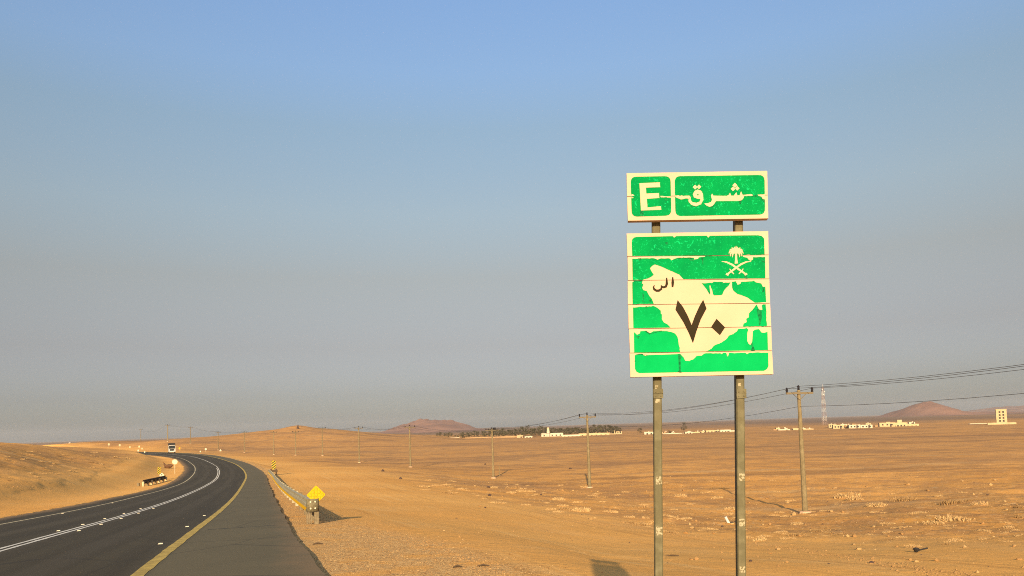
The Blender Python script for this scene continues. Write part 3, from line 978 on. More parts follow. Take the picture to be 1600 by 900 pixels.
    stroke(em, z2, [(1126, 272), (1127, 330), (1129, 366)], [18, 20, 32], L2)
    def frond(ex, ey, mx, my, w):
        q = []
        for i_ in range(7):
            t = i_ / 6
            q.append(((1 - t) ** 2 * 1126 + 2 * t * (1 - t) * mx + t * t * ex, (1 - t) ** 2 * 268 + 2 * t * (1 - t) * my + t * t * ey))
        stroke(em, z2, q, [w * f for f in (.6, .9, 1.1, 1.15, 1.0, .7, .25)], L2 + .0005 * rng.random())
    for sg in (-1, 1):
        for ex, ey, mx, my in ((16, 212, 10, 232), (42, 222, 24, 222), (60, 246, 44, 220), (66, 276, 60, 230), (52, 300, 58, 246), (32, 308, 40, 258)):
            frond(1126 + sg * ex, ey, 1126 + sg * mx, my, 14)
    frond(1126, 204, 1126, 234, 13)
    em.build('palm_emblem', 'cream', root)
    em = MB()
    stroke(em, z2, [(992, 346), (1040, 354), (1090, 377), (1150, 420), (1222, 468)], [3, 13, 17, 17, 14], L2)
    stroke(em, z2, [(1192, 414), (1178, 438), (1152, 462)], [6, 12, 8], L2 + .0003)
    stroke(em, z2, [(1205, 470), (1228, 460)], [20, 16], L2 + .0003)
    em.build('sword_emblem', 'cream', root)
    em = MB()
    stroke(em, z2, [(1266, 346), (1220, 352), (1168, 375), (1108, 420), (1038, 470)], [3, 13, 17, 17, 14], L2 + .0009)
    stroke(em, z2, [(1066, 416), (1082, 440), (1106, 464)], [6, 12, 8], L2 + .0012)
    stroke(em, z2, [(1034, 462), (1056, 474)], [20, 16], L2 + .0012)
    em.build('sword_emblem', 'cream', root)
    # dark lettering
    em = MB()
    stroke(em, z2, [(540, 492), (540, 540), (538, 584)], [10, 25, 17], L2)
    stroke(em, z2, [(484, 498), (485, 555), (476, 580), (455, 586), (436, 580), (434, 568)], [11, 23, 21, 19, 17, 11], L2 + .0003)
    stroke(em, z2, [(438, 576), (434, 602), (412, 617), (388, 617), (368, 604), (362, 586), (370, 566)], [14, 19, 22, 21, 20, 15, 7], L2 + .0006)
    em.build('dark_lettering', 'ink', root)
    P('numeral', 'ink', z3, [(585, 112), (635, 175), (680, 260), (715, 342), (745, 260), (785, 172), (822, 108), (853, 190), (800, 290), (760, 400), (727, 512), (690, 420), (640, 320), (565, 200)], L2)
    P('numeral', 'ink', z3, [(945, 285), (1025, 365), (977, 437), (895, 362)], L2)
    # posts: open channel, their left flank in shade
    for pts, stick in ((((1019.5, 276), (1022.3, 590), (1024.5, 900)), ((626, 8, 7), (752, 11, 12), (832, 11, 13), (604, 6, 5))), (((1150.5, 272), (1154, 590), (1156.4, 900)), ((747, 10, 12), (819, 10, 12), (893, 10, 11), (600, 5, 5)))):
        wpx = 13.2
        a = onp(*pts[0]); m_ = onp(*pts[1]); b = onp(*pts[2])
        b2 = m_ + (b - m_) * ((m_.z - (-.4)) / (m_.z - b.z))
        width = (onp(pts[1][0] + wpx, pts[1][1]) - m_).dot(tan)
        back = TH + .012
        face = [a - nrm * back, a + tan * width - nrm * back, b2 + tan * width - nrm * back, b2 - nrm * back]
        # box tube with rounded-off front edges (two chamfer faces)
        ch = .005
        def ring(p):
            p = p - nrm * back
            return [p + tan * ch, p + tan * (width - ch), p + tan * width - nrm * ch, p + tan * width - nrm * .055, p - nrm * .055, p - nrm * ch]
        r0, r1 = ring(a), ring(b2)
        mb = MB().add(r0 + r1, [(i, (i + 1) % 6, 6 + (i + 1) % 6, 6 + i) for i in range(6)] + [tuple(range(5, -1, -1)), tuple(range(6, 12))])
        post = mb.build('post', 'post', root)
        for (sy, sw, sh_) in stick:
            f_ = lambda p: onp(*p) - nrm * (back - .001)
            t = (sy - pts[1][1]) / (pts[2][1] - pts[1][1])
            x0 = pts[1][0] + (pts[2][0] - pts[1][0]) * t + 2.2
            pp = rough_edge([(x0, sy - sh_ / 2), (x0 + sw - 1, sy - sh_ / 2), (x0 + sw - 1, sy + sh_ / 2), (x0, sy + sh_ / 2)], .9, 2.5)
            MB().sheet([f_(q) for q in pp]).build('sticker', 'paper', post)
        cl = MB()
        for yy in (611, 618):
            t = (yy - pts[1][1]) / (pts[2][1] - pts[1][1])
            x0 = pts[1][0] + (pts[2][0] - pts[1][0]) * t
            q = onp(x0 + wpx / 2 + .5, yy) - nrm * (back - .002)
            R3 = Matrix((tan, nrm, Vector((0, 0, 1)))).transposed()
            cl.box(q, (width + .006, .006, .022), R3)
            for dx in (-.011, .011):
                cl.bar(q + tan * dx, q + tan * dx + nrm * .006, .004, n=6)
        cl.build('splice_plate', 'post', post)
        # foot
        foot = Vector((b2.x, b2.y, 0)) + tan * width / 2 - nrm * .04
        fx, fy = foot.x + base.x, foot.y + base.y
        MB().lathe([(.12, -.3), (.12, .02), (.09, .04), (.02, .045)], (foot.x, foot.y, zat(fx, fy) - base.z), 14).build('footing', 'concrete', post)
    return root
build_sign()

# ------------------------------------------------------------------ guardrails and roadside markers
WPROF = [(0, -.25), (.015, -.24), (.08, -.215), (.08, -.165), (.015, -.13), (.01, -.10), (.015, -.075), (.08, -.03), (.08, .03), (.015, .075), (.01, .10), (.015, .13), (.08, .165), (.08, .215), (.015, .24), (0, .25)]
def wbeam(pts, side, height):
    """pts: ground points; side=-1: waves face left of travel"""
    mb = MB()
    vs = []
    n = len(WPROF)
    for k, p in enumerate(pts):
        d = pts[min(k + 1, len(pts) - 1)] - pts[max(k - 1, 0)]
        d = Vector((d.x, d.y, 0)).normalized()
        rn = Vector((d.y, -d.x, 0)) * side
        for o, h in WPROF:
            vs.append(p + rn * o + Vector((0, 0, height + h)))
    fs = [(k * n + i, k * n + i + 1, (k + 1) * n + i + 1, (k + 1) * n + i) for k in range(len(pts) - 1) for i in range(n - 1)]
    mb.add(vs, fs)
    return mb
def add_solid(o, t):
    m = o.modifiers.new('thick', 'SOLIDIFY')
    m.thickness = t
    return o

def striped_panel(c, w, h, yaw, parent, bands=5, flip=1, name='panel'):
    """rectangular hazard panel with diagonal black bands, facing -Y before yaw; origin c (panel centre)"""
    R3 = Matrix.Rotation(yaw, 3, 'Z')
    p = MB().box(c, (w, .012, h), R3).build(name, 'amber', parent)
    per = h / (bands - .5)
    for k in range(-2, bands + 2):
        y0 = -h / 2 + k * per
        # clip the slanted band to the panel
        poly = [Vector((-w / 2, 0, y0)), Vector((w / 2, 0, y0 + flip * w * .8)), Vector((w / 2, 0, y0 + flip * w * .8 + per * .56)), Vector((-w / 2, 0, y0 + per * .56))]
        def clip(poly, lim, sign):
            out = []
            for i in range(len(poly)):
                a, b = poly[i - 1], poly[i]
                ia, ib = sign * (a.z - lim) <= 0, sign * (b.z - lim) <= 0
                if ia != ib:
                    t = (lim - a.z) / (b.z - a.z)
                    out.append(a + (b - a) * t)
                if ib:
                    out.append(b)
            return out
        poly = clip(poly, h / 2 - .01, 1)
        if len(poly) >= 3: poly = clip(poly, -h / 2 + .01, -1)
        if len(poly) >= 3:
            MB().sheet([R3 @ (q + Vector((0, -.010, 0))) + Vector(c) for q in poly]).build('black_band', 'black', p)
    return p

def build_right_rail():
    i0, i1 = road_i(22.2), road_i(104)
    offs = lambda i: 3.32 - .30 * (i - i0) / (i1 - i0)
    pts = []
    i = i0
    while i < i1:
        pts.append(road_pt(i, offs(i), -.13))
        i += 1.0
    base = pts[0].copy()
    root = thing('guardrail', base, 'long grey guardrail with yellow strip right of the road shoulder', 'guardrail')
    loc = [p - base for p in pts]
    b = wbeam(loc, -1, .50).build('rail_beam', 'rail', root, smooth=False)
    add_solid(b, .004)
    # yellow strip on the lower wave
    vs = []
    for k, p in enumerate(loc):
        d = loc[min(k + 1, len(loc) - 1)] - loc[max(k - 1, 0)]
        d = Vector((d.x, d.y, 0)).normalized()
        ln = Vector((-d.y, d.x, 0))
        for o, h in ((.020, -.242), (.086, -.218), (.086, -.162), (.024, -.130)):
            vs.append(p + ln * o + Vector((0, 0, .50 + h)))
    MB().add(vs, [(k * 4 + i_, k * 4 + i_ + 1, k * 4 + i_ + 5, k * 4 + i_ + 4) for k in range(3, len(loc) - 1) for i_ in (0, 1, 2)]).build('yellow_strip', 'yellow', root)
    # posts every 3.8 m, first ones timber
    k = 0
    j = 2
    while j < len(loc):
        p = loc[j]
        d = loc[min(j + 1, len(loc) - 1)] - loc[max(j - 1, 0)]
        a = math.atan2(-d.x, d.y)
        R3 = Matrix.Rotation(a, 3, 'Z')
        MB().box(p + R3 @ Vector((.09, 0, .24)), (.14, .14, 1.0), R3).build('post', 'timber' if k < 3 else 'rail', root)
        k += 1
        j += 4
    # end terminal: curved plate facing the camera with four reflectors
    d = Vector((loc[1].x - loc[0].x, loc[1].y - loc[0].y, 0)).normalized()
    a = math.atan2(-d.x, d.y)
    R3 = Matrix.Rotation(a, 3, 'Z')
    n = 10
    vs = []
    for h in (.40, .79):
        for i_ in range(n + 1):
            t = math.pi * i_ / n
            vs.append(R3 @ Vector((-.02 + .19 * -math.cos(t), -.13 * math.sin(t) - .02, h)))
    plate = MB().add(vs, [(i_, i_ + 1, n + 2 + i_, n + 1 + i_) for i_ in range(n)]).build('end_terminal', 'terminal', root, smooth=True)
    add_solid(plate, .006)
    for x, z in ((-.09, .50), (.05, .50), (-.09, .70), (.05, .70)):
        c = R3 @ Vector((x, -.02 - .13 * math.sqrt(max(0, 1 - ((x + .02) / .19) ** 2)) - .004, z))
        MB().bar(c, c + R3 @ Vector((0, -.012, 0)), .026, n=10).build('reflector', 'stud', plate)
    for x in (-.19, -.13, -.07):
        MB().box(R3 @ Vector((x, .02, .12)), (.035, .05, .58), R3).build('terminal_slat', 'timber', root)
    MB().box(R3 @ Vector((.09, -.02, .10)), (.13, .13, .56), R3).build('terminal_post', 'timber', root)
    # black plate with white triangles on the beam
    R4 = R3
    pc = loc[1] + R3 @ Vector((-.105, .1, .36))
    mbp = MB().box(pc, (.014, 1.35, .20), R4).build('marker_plate', 'black', root)
    for q in (-.45, -.02, .42):
        c = pc + R3 @ Vector((-.012, q, 0))
        MB().sheet([c + R3 @ Vector((0, -.14, .08)), c + R3 @ Vector((0, .14, .08)), c + R3 @ Vector((0, .02, -.08))]).build('white_triangle', 'stud', mbp)
    # yellow diamond marker standing behind the terminal
    q = base + R3 @ Vector((.10, .16, 0))
    yaw = math.atan2(-q.x, q.y) * .4
    dm = thing('object_marker', q, 'yellow diamond marker with round reflectors at the guardrail end', 'road marker', rz=yaw)
    R45 = Matrix.Rotation(math.radians(45), 3, 'Y')
    s = .42
    # rounded square plate turned by 45 degrees
    def rsq(s, r, y, n=4):
        out = []
        for cx, cz, a0 in ((s / 2 - r, s / 2 - r, 0), (-s / 2 + r, s / 2 - r, 90), (-s / 2 + r, -s / 2 + r, 180), (s / 2 - r, -s / 2 + r, 270)):
            for i_ in range(n + 1):
                t = math.radians(a0 + 90 * i_ / n)
                out.append(R45 @ Vector((cx + r * math.cos(t), y, cz + r * math.sin(t))) + Vector((0, 0, .885)))
        return out
    MB().prism(rsq(s, .035, -.006), (0, .012, 0)).build('panel', 'yellow', dm)
    for i_ in (-1, 0, 1):
        for j_ in (-1, 0, 1):
            c = R45 @ Vector((i_ * .125, -.006, j_ * .125)) + Vector((0, 0, .885))
            MB().bar(c, c + Vector((0, -.016, 0)), .056, .05, n=14).build('reflector', 'amber_d', dm)
    MB().bar((0, .03, -.1), (0, .03, 1.0), .025, n=8).build('post', 'rail', dm)
build_right_rail()

def hazard_marker(px, py, Y, h, w, label, flip, low=0.0, bands=4, ph=None):
    g = on_ground(px, py, Y)
    ph = h + .55 if ph is None else ph
    yaw = -math.atan2(-g.x, g.y) * 0 + math.atan2(-g.x, g.y) * .6
    o = thing('hazard_marker', g, label, 'road marker', rz=yaw)
    striped_panel((0, -.05, ph - h / 2), w, h, 0, o, bands, flip)
    MB().bar((0, 0, -.2), (0, 0, ph - .05), .035, n=8).build('post', 'rail', o)
    return o, g
o_, g_ = hazard_marker(428, 742, 92, 1.2, .55, 'yellow and black striped marker at the far end of the long guardrail', 1, ph=2.0)
gb = on_ground(427.5, 742, 90)
bt = thing('timber_barrier', gb, 'small dark timber posts and crossbar below the far striped marker', 'barrier')
MB().box((-.35, 0, .3), (.18, .18, 1.0)).build('post', 'darkwood', bt)
MB().box((.38, 0, .3), (.18, .18, 1.0)).build('post', 'darkwood', bt)
MB().box((-.05, -.12, .55), (1.3, .06, .3)).build('crossbar', 'darkwood', bt)

hazard_marker(249, 750.5, 92, .95, .50, 'yellow and black striped marker behind the short left guardrail', -1, ph=1.85)
# small diamond sign with an arrow
g = on_ground(253, 751, 90)
o = thing('diamond_sign', g, 'small pale diamond sign with dark arrow below the left striped marker', 'road sign', rz=math.radians(10))
MB().prism([(0, -.03, .45), (.33, -.03, .78), (0, -.03, 1.11), (-.33, -.03, .78)], (0, .02, 0)).build('panel', 'stud', o)
MB().sheet([(-.035, -.034, .62), (.035, -.034, .62), (.035, -.034, .82), (.11, -.034, .82), (0, -.034, .97), (-.11, -.034, .82), (-.035, -.034, .82)]).build('arrow', 'black', o)
MB().bar((0, 0, -.2), (0, 0, .9), .03, n=8).build('post', 'rail', o)
# round sign on post
def round_sign(px, py, Y, dia, top, label, ringm='red', mark=True, group=None):
    g = on_ground(px, py, Y)
    o = thing('round_sign', g, label, 'road sign', group, rz=math.atan2(-g.x, g.y) * .8)
    c = Vector((0, -.05, top - dia / 2))
    d = MB().bar(c, c + Vector((0, -.015, 0)), dia / 2, n=24).build('panel', 'stud', o)
    if mark:
        vs, n = [], 28
        for r in (dia * .5, dia * .41):
            for i in range(n):
                t = 2 * math.pi * i / n
                vs.append(c + Vector((r * math.cos(t), -.018, r * math.sin(t))))
        MB().add(vs, [(i, (i + 1) % n, n + (i + 1) % n, n + i) for i in range(n)]).build('rim', 'pline', d)
        q = c + Vector((0, -.018, 0))
        MB().sheet([q + Vector((-.10, 0, .12)), q + Vector((.06, 0, .12)), q + Vector((.06, 0, -.12)), q + Vector((-.02, 0, -.12)), q + Vector((-.02, 0, .05)), q + Vector((-.10, 0, .05))]).build('faded_mark', 'backing', d)
    MB().bar((0, 0, -.2), (0, 0, top - .1), .035, n=8).build('post', 'stud', o)
round_sign(273.3, 741, 112, .88, 2.5, 'round white sign on a thin post left of the bend')
round_sign(321.5, 706.5, 262, 1.0, 2.0, 'round white sign beyond the outside of the far bend', mark=False)
# short left guardrail, seen from behind
def left_rail():
    a = on_ground(222.5, 760, 82); b = on_ground(258.5, 751.5, 92)
    root = thing('guardrail', a, 'short dark guardrail with pale posts left of the road', 'guardrail', rz=0)
    n = 7
    loc = [(b - a) * (k / (n - 1)) for k in range(n)]
    add_solid(wbeam(loc, 1, .50).build('rail_beam', 'darkwood', root), .005)
    for k in range(n):
        MB().box(loc[k] + Vector((.16, -.10, .2)), (.2, .2, .75)).build('post', 'pline' if k % 2 == 0 else 'timber', root)
    MB().box(loc[0] + Vector((-.55, .1, .12)), (.22, .2, .6)).build('end_post', 'timber', root)
left_rail()

# small far signs on the outside of the bend
FAR = [(170, 703, 470, .8, 'leftmost pale marker sign above the far road'), (187, 702.5, 460, .8, 'second pale marker sign from the left above the far road'), (203, 703, 440, .9, 'third pale marker sign from the left above the far road'),
       (217.5, 702, 430, 1.1, 'fourth and largest pale marker sign above the far road'), (222, 706, 385, .8, 'pale marker low beside the far road edge, right of the cluster'), (216, 708, 365, .6, 'small white post left in the pair on the near edge of the far road'),
       (226, 709, 355, .7, 'small white post right in the pair on the near edge of the far road'), (280.5, 706.5, 300, 1.0, 'yellow marker sign just right of the truck'), (313, 708, 262, .7, 'small pale marker right of the truck, left of the round sign')]
for k, (px, py, Y, s, lab) in enumerate(FAR):
    g = on_ground(px, py, Y)
    s *= .72
    o = thing('marker_sign', g, lab, 'road marker', rz=math.atan2(-g.x, g.y) * .8)
    hgt = 2.0 if k < 5 else 1.1
    if k == 7: hgt = 2.3
    MB().prism([(-s / 2, -.03, hgt - s * 1.3), (s / 2, -.03, hgt - s * 1.3), (s / 2, -.03, hgt - .1), (s / 2 - .1, -.03, hgt), (-s / 2 + .1, -.03, hgt), (-s / 2, -.03, hgt - .1)], (0, .02, 0)).build('panel', 'stud' if k in (5, 6, 8) else 'amber' if k == 7 else 'pline', o)
    MB().bar((0, 0, -.2), (0, 0, hgt - .2), .04, n=6).build('post', 'rail', o)
g = on_ground(344.5, 706.5, 265)
o = thing('warning_sign', g, 'pale triangular sign right of the far round sign', 'road sign', rz=math.radians(14))
MB().prism([(-.6, -.03, .5), (.6, -.03, .5), (0, -.03, 1.55)], (0, .02, 0)).build('panel', 'stud', o)
MB().bar((0, 0, -.2), (0, 0, .9), .04, n=6).build('post', 'rail', o)

# ------------------------------------------------------------------ truck and far car
def build_truck():
    i = road_i(296)
    p = road_pt(i, -1.9, .01)
    g = at(271, 706, 296)
    # place on the lane under the sight line
    best = min(np.arange(-9, 0, .25), key=lambda l: abs(math.atan2(road_pt(i, l).x, road_pt(i, l).y) - math.atan2(g.x, g.y)))
    p = road_pt(i, float(best), .01)
    t = thing('truck', p, 'white lorry with dark windscreen coming towards the camera on the far bend', 'truck', rz=math.atan2(-p.x, p.y) + .015)
    cab = [(-1.25, 0, .55), (1.25, 0, .55), (1.25, 0, 2.95), (1.1, 0, 3.15), (-1.1, 0, 3.15), (-1.25, 0, 2.95)]
    c = MB().prism([Vector(q) for q in cab], (0, 2.1, 0)).build('cab', 'white', t)
    MB().box((0, -.02, 2.22), (2.2, .05, .95)).build('windscreen', 'glass', c)
    MB().box((0, -.14, 2.86), (2.3, .28, .22)).build('sun_visor', 'black', c)
    MB().box((0, -.025, 1.28), (1.7, .05, .7)).build('grille', 'black', c)
    MB().box((0, -.12, .62), (2.5, .35, .42)).build('bumper', 'white', c)
    for s in (-1, 1):
        MB().box((s * .95, -.31, .66), (.42, .03, .2)).build('headlight', 'chrome', c)
        MB().box((s * 1.42, -.1, 2.25), (.16, .14, .75)).build('mirror', 'black', c)
        MB().box((s * 1.253, 1.0, 2.2), (.02, .9, .8)).build('side_window', 'glass', c)
    MB().prism([(-1.15, .3, 3.16), (1.15, .3, 3.16), (1.05, .9, 4.0), (-1.05, .9, 4.0)], (0, .7, 0)).build('roof_deflector', 'rubber', c)
    MB().box((0, 8.6, 2.4), (2.5, 12.0, 2.9)).build('trailer', 'rubber', t)
    MB().box((0, 6.0, .8), (1.0, 12.0, .3)).build('chassis', 'black', t)
    for y in (.9, 4.4, 11.0, 12.4, 13.7):
        for s in (-1, 1):
            w = MB().bar((s * .95, y, .5), (s * 1.24, y, .5), .5, n=16).build('wheel', 'rubber', t)
            MB().bar((s * 1.24, y, .5), (s * 1.26, y, .5), .24, n=12).build('rim', 'chrome', w)
build_truck()
def build_car():
    g = at(112, 695, 620)
    z = zat(g.x, g.y)
    g = Vector((g.x, g.y, max(z, g.z)))
    g.z = z
    t = thing('car', g, 'tiny white vehicle on the horizon above the left bank', 'car', rz=math.radians(70))
    b = MB().prism([(-2.2, -.9, .35), (2.2, -.9, .35), (2.3, -.9, .95), (1.4, -.9, 1.1), (.9, -.9, 1.75), (-1.9, -.9, 1.8), (-2.25, -.9, 1.0)], (0, 1.8, 0)).build('body', 'white', t)
    for s in (-1, 1):
        MB().prism([(-1.8, s * .905, 1.1), (1.1, s * .905, 1.1), (.8, s * .905, 1.6), (-1.7, s * .905, 1.65)], (0, s * .01, 0)).build('window', 'glass', b)
        for x in (-1.4, 1.4):
            MB().bar((x, s * .7, .35), (x, s * .92, .35), .35, n=12).build('wheel', 'rubber', t)
build_car()

# ------------------------------------------------------------------ power poles and wires
POLES = [  # base px, base py, distance, top py, label
    (1258, 799, 63.5, 603, 'nearest wooden power pole, right of the big sign, with crossarm and three black insulators'),
    (921.5, 761, 106, 645, 'power pole left of the big sign, standing in front of the white mosque village'),
    (771, 747, 135, 668, 'power pole with six dark insulators in a double row and a short stake beside it'),
    (641.5, 731, 181, 664, 'power pole in front of the left reddish mountain'),
    (561.5, 722, 228, 666, 'power pole just right of the sandy hill'),
    (504, 712, 270, 667, 'power pole on the right flank of the sandy hill'),
    (462, 712, 300, 673, 'power pole below the hilltop cairn'),
    (428, 711, 330, 674, 'power pole above the far striped guardrail marker'),
    (382, 706, 375, 674, 'power pole on the left slope of the hill, right of the triangular sign'),
    (341, 703, 405, 674, 'power pole rising above the far triangular sign'),
    (297.5, 694, 440, 666.5, 'power pole just right of the truck'),
    (262, 690, 470, 663, 'darkest power pole above and left of the truck'),
    (220, 688, 640, 670, 'leftmost and smallest power pole on the skyline')]
def make_pole(base, head, H, rz, label, style, top_r=.10, bot_r=.17):
    o = thing('power_pole', base, label, 'power pole', 'power poles of the line across the plain', rz)
    MB().bar((0, 0, -.6), (0, 0, H - .35), bot_r, top_r, n=10).build('pole', 'pole', o)
    if style == 0:
        MB().box((0, -.14, H - .62), (2.5, .13, .17)).build('crossarm', 'arm', o)
        for s in (-1, 1):
            MB().bar((0, -.12, H - 1.2), (s * .62, -.14, H - .66), .03, n=5).build('brace', 'arm', o)
        for x in (-1.18, 0, 1.18):
            z0 = H - .56 if x else H - .36
            MB().lathe([(.05, 0), (.12, .06), (.08, .12), (.125, .19), (.08, .26), (.12, .33), (.06, .40), (.04, .44)], (x, -.14 if x else 0, z0), 8).build('insulator', 'insul', o)
    else:
        for y in (-.16, .16):
            MB().box((0, y, H - .5), (2.6, .10, .13)).build('crossarm', 'arm', o)
        for x in (-1.2, -.75, -.15, .3, .8, 1.2):
            MB().lathe([(.05, 0), (.13, .06), (.06, .12), (.13, .18), (.06, .24), (.05, .28)], (x, -.02, H - .42 + (.2 if x == -.15 else 0)), 8).build('insulator', 'insul', o)
        MB().box((.45, 0, H - .25), (.5, .2, .5)).build('switch_box', 'insul', o)
    MB().lathe([(.5, -.4), (.5, .10), (.42, .2), (.24, .22)], (0, 0, 0), 10).build('footing', 'concrete', o)
    return o
PB = []
for k, (px, py, Y, ty, lab) in enumerate(POLES):
    b = at(px, py, Y)
    b.z = min(zat(b.x, b.y), b.z + 1.5)
    tx = px - 5.5 * (py - ty) / 200.0
    top = at(tx, ty, Y)
    PB.append([b, top.z - b.z, lab])
p0 = PB[0][0] + (PB[0][0] - PB[1][0])
p0.z = zat(p0.x, p0.y)
ALL = [[p0, 6.35 - p0.z, 'power pole out of view to the right carrying the wires']] + PB
for k, (b, H, lab) in enumerate(ALL):
    a = ALL[max(0, k - 1)][0]; c = ALL[min(len(ALL) - 1, k + 1)][0]
    d = (c - a)
    rz = math.atan2(-d.x, d.y)
    if k in (1, 2): rz = rz * .55
    sc_r = 1.0 if k < 10 else 1.1
    o = make_pole(b, None, H, rz, lab, 1 if k == 3 else 0, .14 * sc_r, .25 * sc_r)
    if k == 12:
        o.scale = (1.15, 1.15, 1)
    ALL[k].append(rz)
# stake beside the third pole
g = on_ground(780.5, 744.5, 140)
st = MB().bar((0, 0, -.3), (0, 0, 2.1), .07, .055, n=7).build('stake', 'pole', loc=g)
tag(st, 'short thin stake right beside the pole with the double row of insulators', 'stake')
def wire(lat, drop, label):
    mb = MB()
    for k in range(len(ALL) - 1):
        (b0, H0_, _, r0), (b1, H1_, _, r1) = ALL[k], ALL[k + 1]
        h0 = H0_ - drop; h1 = H1_ - drop
        A = b0 + Matrix.Rotation(r0, 3, 'Z') @ Vector((lat, -.14 if lat else 0, h0)); B = b1 + Matrix.Rotation(r1, 3, 'Z') @ Vector((lat, -.14 if lat else 0, h1))
        L = (B - A).length
        sag = .018 * L
        n = 14
        pts = [A + (B - A) * (i / n) - Vector((0, 0, 4 * sag * (i / n) * (1 - i / n))) for i in range(n + 1)]
        rad = .016 if k < 2 else .018
        mb.tube(pts, rad, 5)
    o = mb.build('power_line', 'wire')
    tag(o, label, 'cable', 'overhead cables of the power line')
wire(-1.18, .22, 'overhead cable on the left insulators of the poles')
wire(0, .02, 'overhead cable on the middle insulators of the poles')
wire(1.18, .22, 'overhead cable on the right insulators of the poles')
wire(.001, 1.75, 'thin single cable hung below the crossarms')

# ------------------------------------------------------------------ village
def building(px0, px1, pyb, pyt, Y, depth, m, label, cat='building', wins=0, door=False, parapet=True, name='house', group=None, roofbox=None, yaw=0.0):
    a = at(px0, pyb, Y); b = at(px1, pyb, Y); tp = at(px0, pyt, Y)
    cx = (a.x + b.x) / 2
    zb = zat(cx, Y)
    bot = (a.z + b.z) / 2
    h = (at((px0 + px1) / 2, pyt, Y).z - at((px0 + px1) / 2, pyb, Y).z)
    zb = min(zb, bot) if abs(zb - bot) < 2.5 else zb
    pyt -= .8
    h = max(h, at((px0 + px1) / 2, pyt, Y).z - zb)
    w = b.x - a.x
    o = thing(name, (cx, Y, zb), label, cat, group, -math.atan2(cx, Y) * .75 if w < 22 else 0)
    body = MB().box((0, depth / 2, h / 2 - .4), (w, depth, h + .8)).build('wall', m, o)
    if parapet and w > 2:
        t = .3
        pm = MB()
        for c_, s_ in (((0, .12, h + .2), (w + .06, .3, .4)), ((0, depth - .12, h + .2), (w + .06, .3, .4)), ((-w / 2 + .12, depth / 2, h + .2), (.3, depth - .55, .4)), ((w / 2 - .12, depth / 2, h + .2), (.3, depth - .55, .4))):
            pm.box(c_, s_)
        pm.build('parapet', m, o)
    if roofbox:
        MB().box((roofbox[0] * w / 2, depth / 2, h + roofbox[2] / 2), (roofbox[1], roofbox[1], roofbox[2])).build('roof_room', m, o)
    for k in range(wins):
        x = -w / 2 + w * (k + .7) / (wins + .4)
        f = MB().box((x, -.01, h * .58), (min(1.1, w / wins * .5), .06, 1.1)).build('window', 'opening', o)
        MB().box((x, -.06, h * .58 - .62), (min(1.3, w / wins * .6), .16, .1)).build('sill', m, f)
    if door:
        MB().box((w * .22, -.01, 1.05), (1.1, .06, 2.1)).build('door', 'opening', o)
    return o
V = 560
# left (mosque) village: low walls and halls
building(680, 718, 686, 684.3, 640, 8, 'plaster_w', 'long low white wall at the left end of the tree grove', 'wall', name='compound_wall', parapet=False)
building(723, 808, 686.6, 683.4, 600, 6, 'plaster_t', 'long tan wall in front of the grove, left of the white gate house', 'wall', name='compound_wall', parapet=False)
building(808, 817, 686.2, 682, 590, 9, 'plaster_c', 'small cream house at the right end of the tan wall', door=True)
building(820, 832, 686.5, 683, 585, 7, 'plaster_w', 'low white gate house left of the minaret', wins=2)
building(832, 878, 686.3, 683.5, 600, 6, 'plaster_t', 'low tan wall below the minaret', 'wall', name='compound_wall', parapet=False)
building(846, 880, 683.5, 678.5, 620, 14, 'plaster_w', 'white prayer hall at the foot of the minaret', 'mosque', wins=5, name='prayer_hall')
building(878, 906, 686, 681, 590, 9, 'plaster_w', 'white hall immediately right of the minaret hall', wins=4)
building(905, 952, 684, 678.5, 610, 11, 'plaster_c', 'long cream hall behind the second power pole', wins=6)
building(938, 972, 682.2, 679.2, 640, 8, 'plaster_c', 'low cream block at the right end of the mosque village', wins=3)
building(1007, 1022, 680, 676.5, 560, 7, 'plaster_w', 'small white house seen just left of the sign post', wins=2)
# minaret
mb_b = at(856.8, 683, 612)
zb_ = zat(mb_b.x, 612)
mh = at(856.8, 667.5, 612).z - zb_
mn = thing('minaret', (mb_b.x, 612, zb_), 'slim white minaret standing above the grove', 'minaret')
MB().lathe([(1.25, -.5), (1.25, mh * .55), (1.15, mh * .56)], (0, 0, 0), 12).build('shaft', 'plaster_w', mn)
MB().lathe([(1.45, mh * .56), (1.45, mh * .62), (1.05, mh * .63), (1.05, mh * .86)], (0, 0, 0), 12).build('gallery', 'plaster_w', mn)
MB().lathe([(1.15, mh * .86), (1.1, mh * .92), (.7, mh * .97), (.1, mh)], (0, 0, 0), 12).build('cap', 'plaster_c', mn)
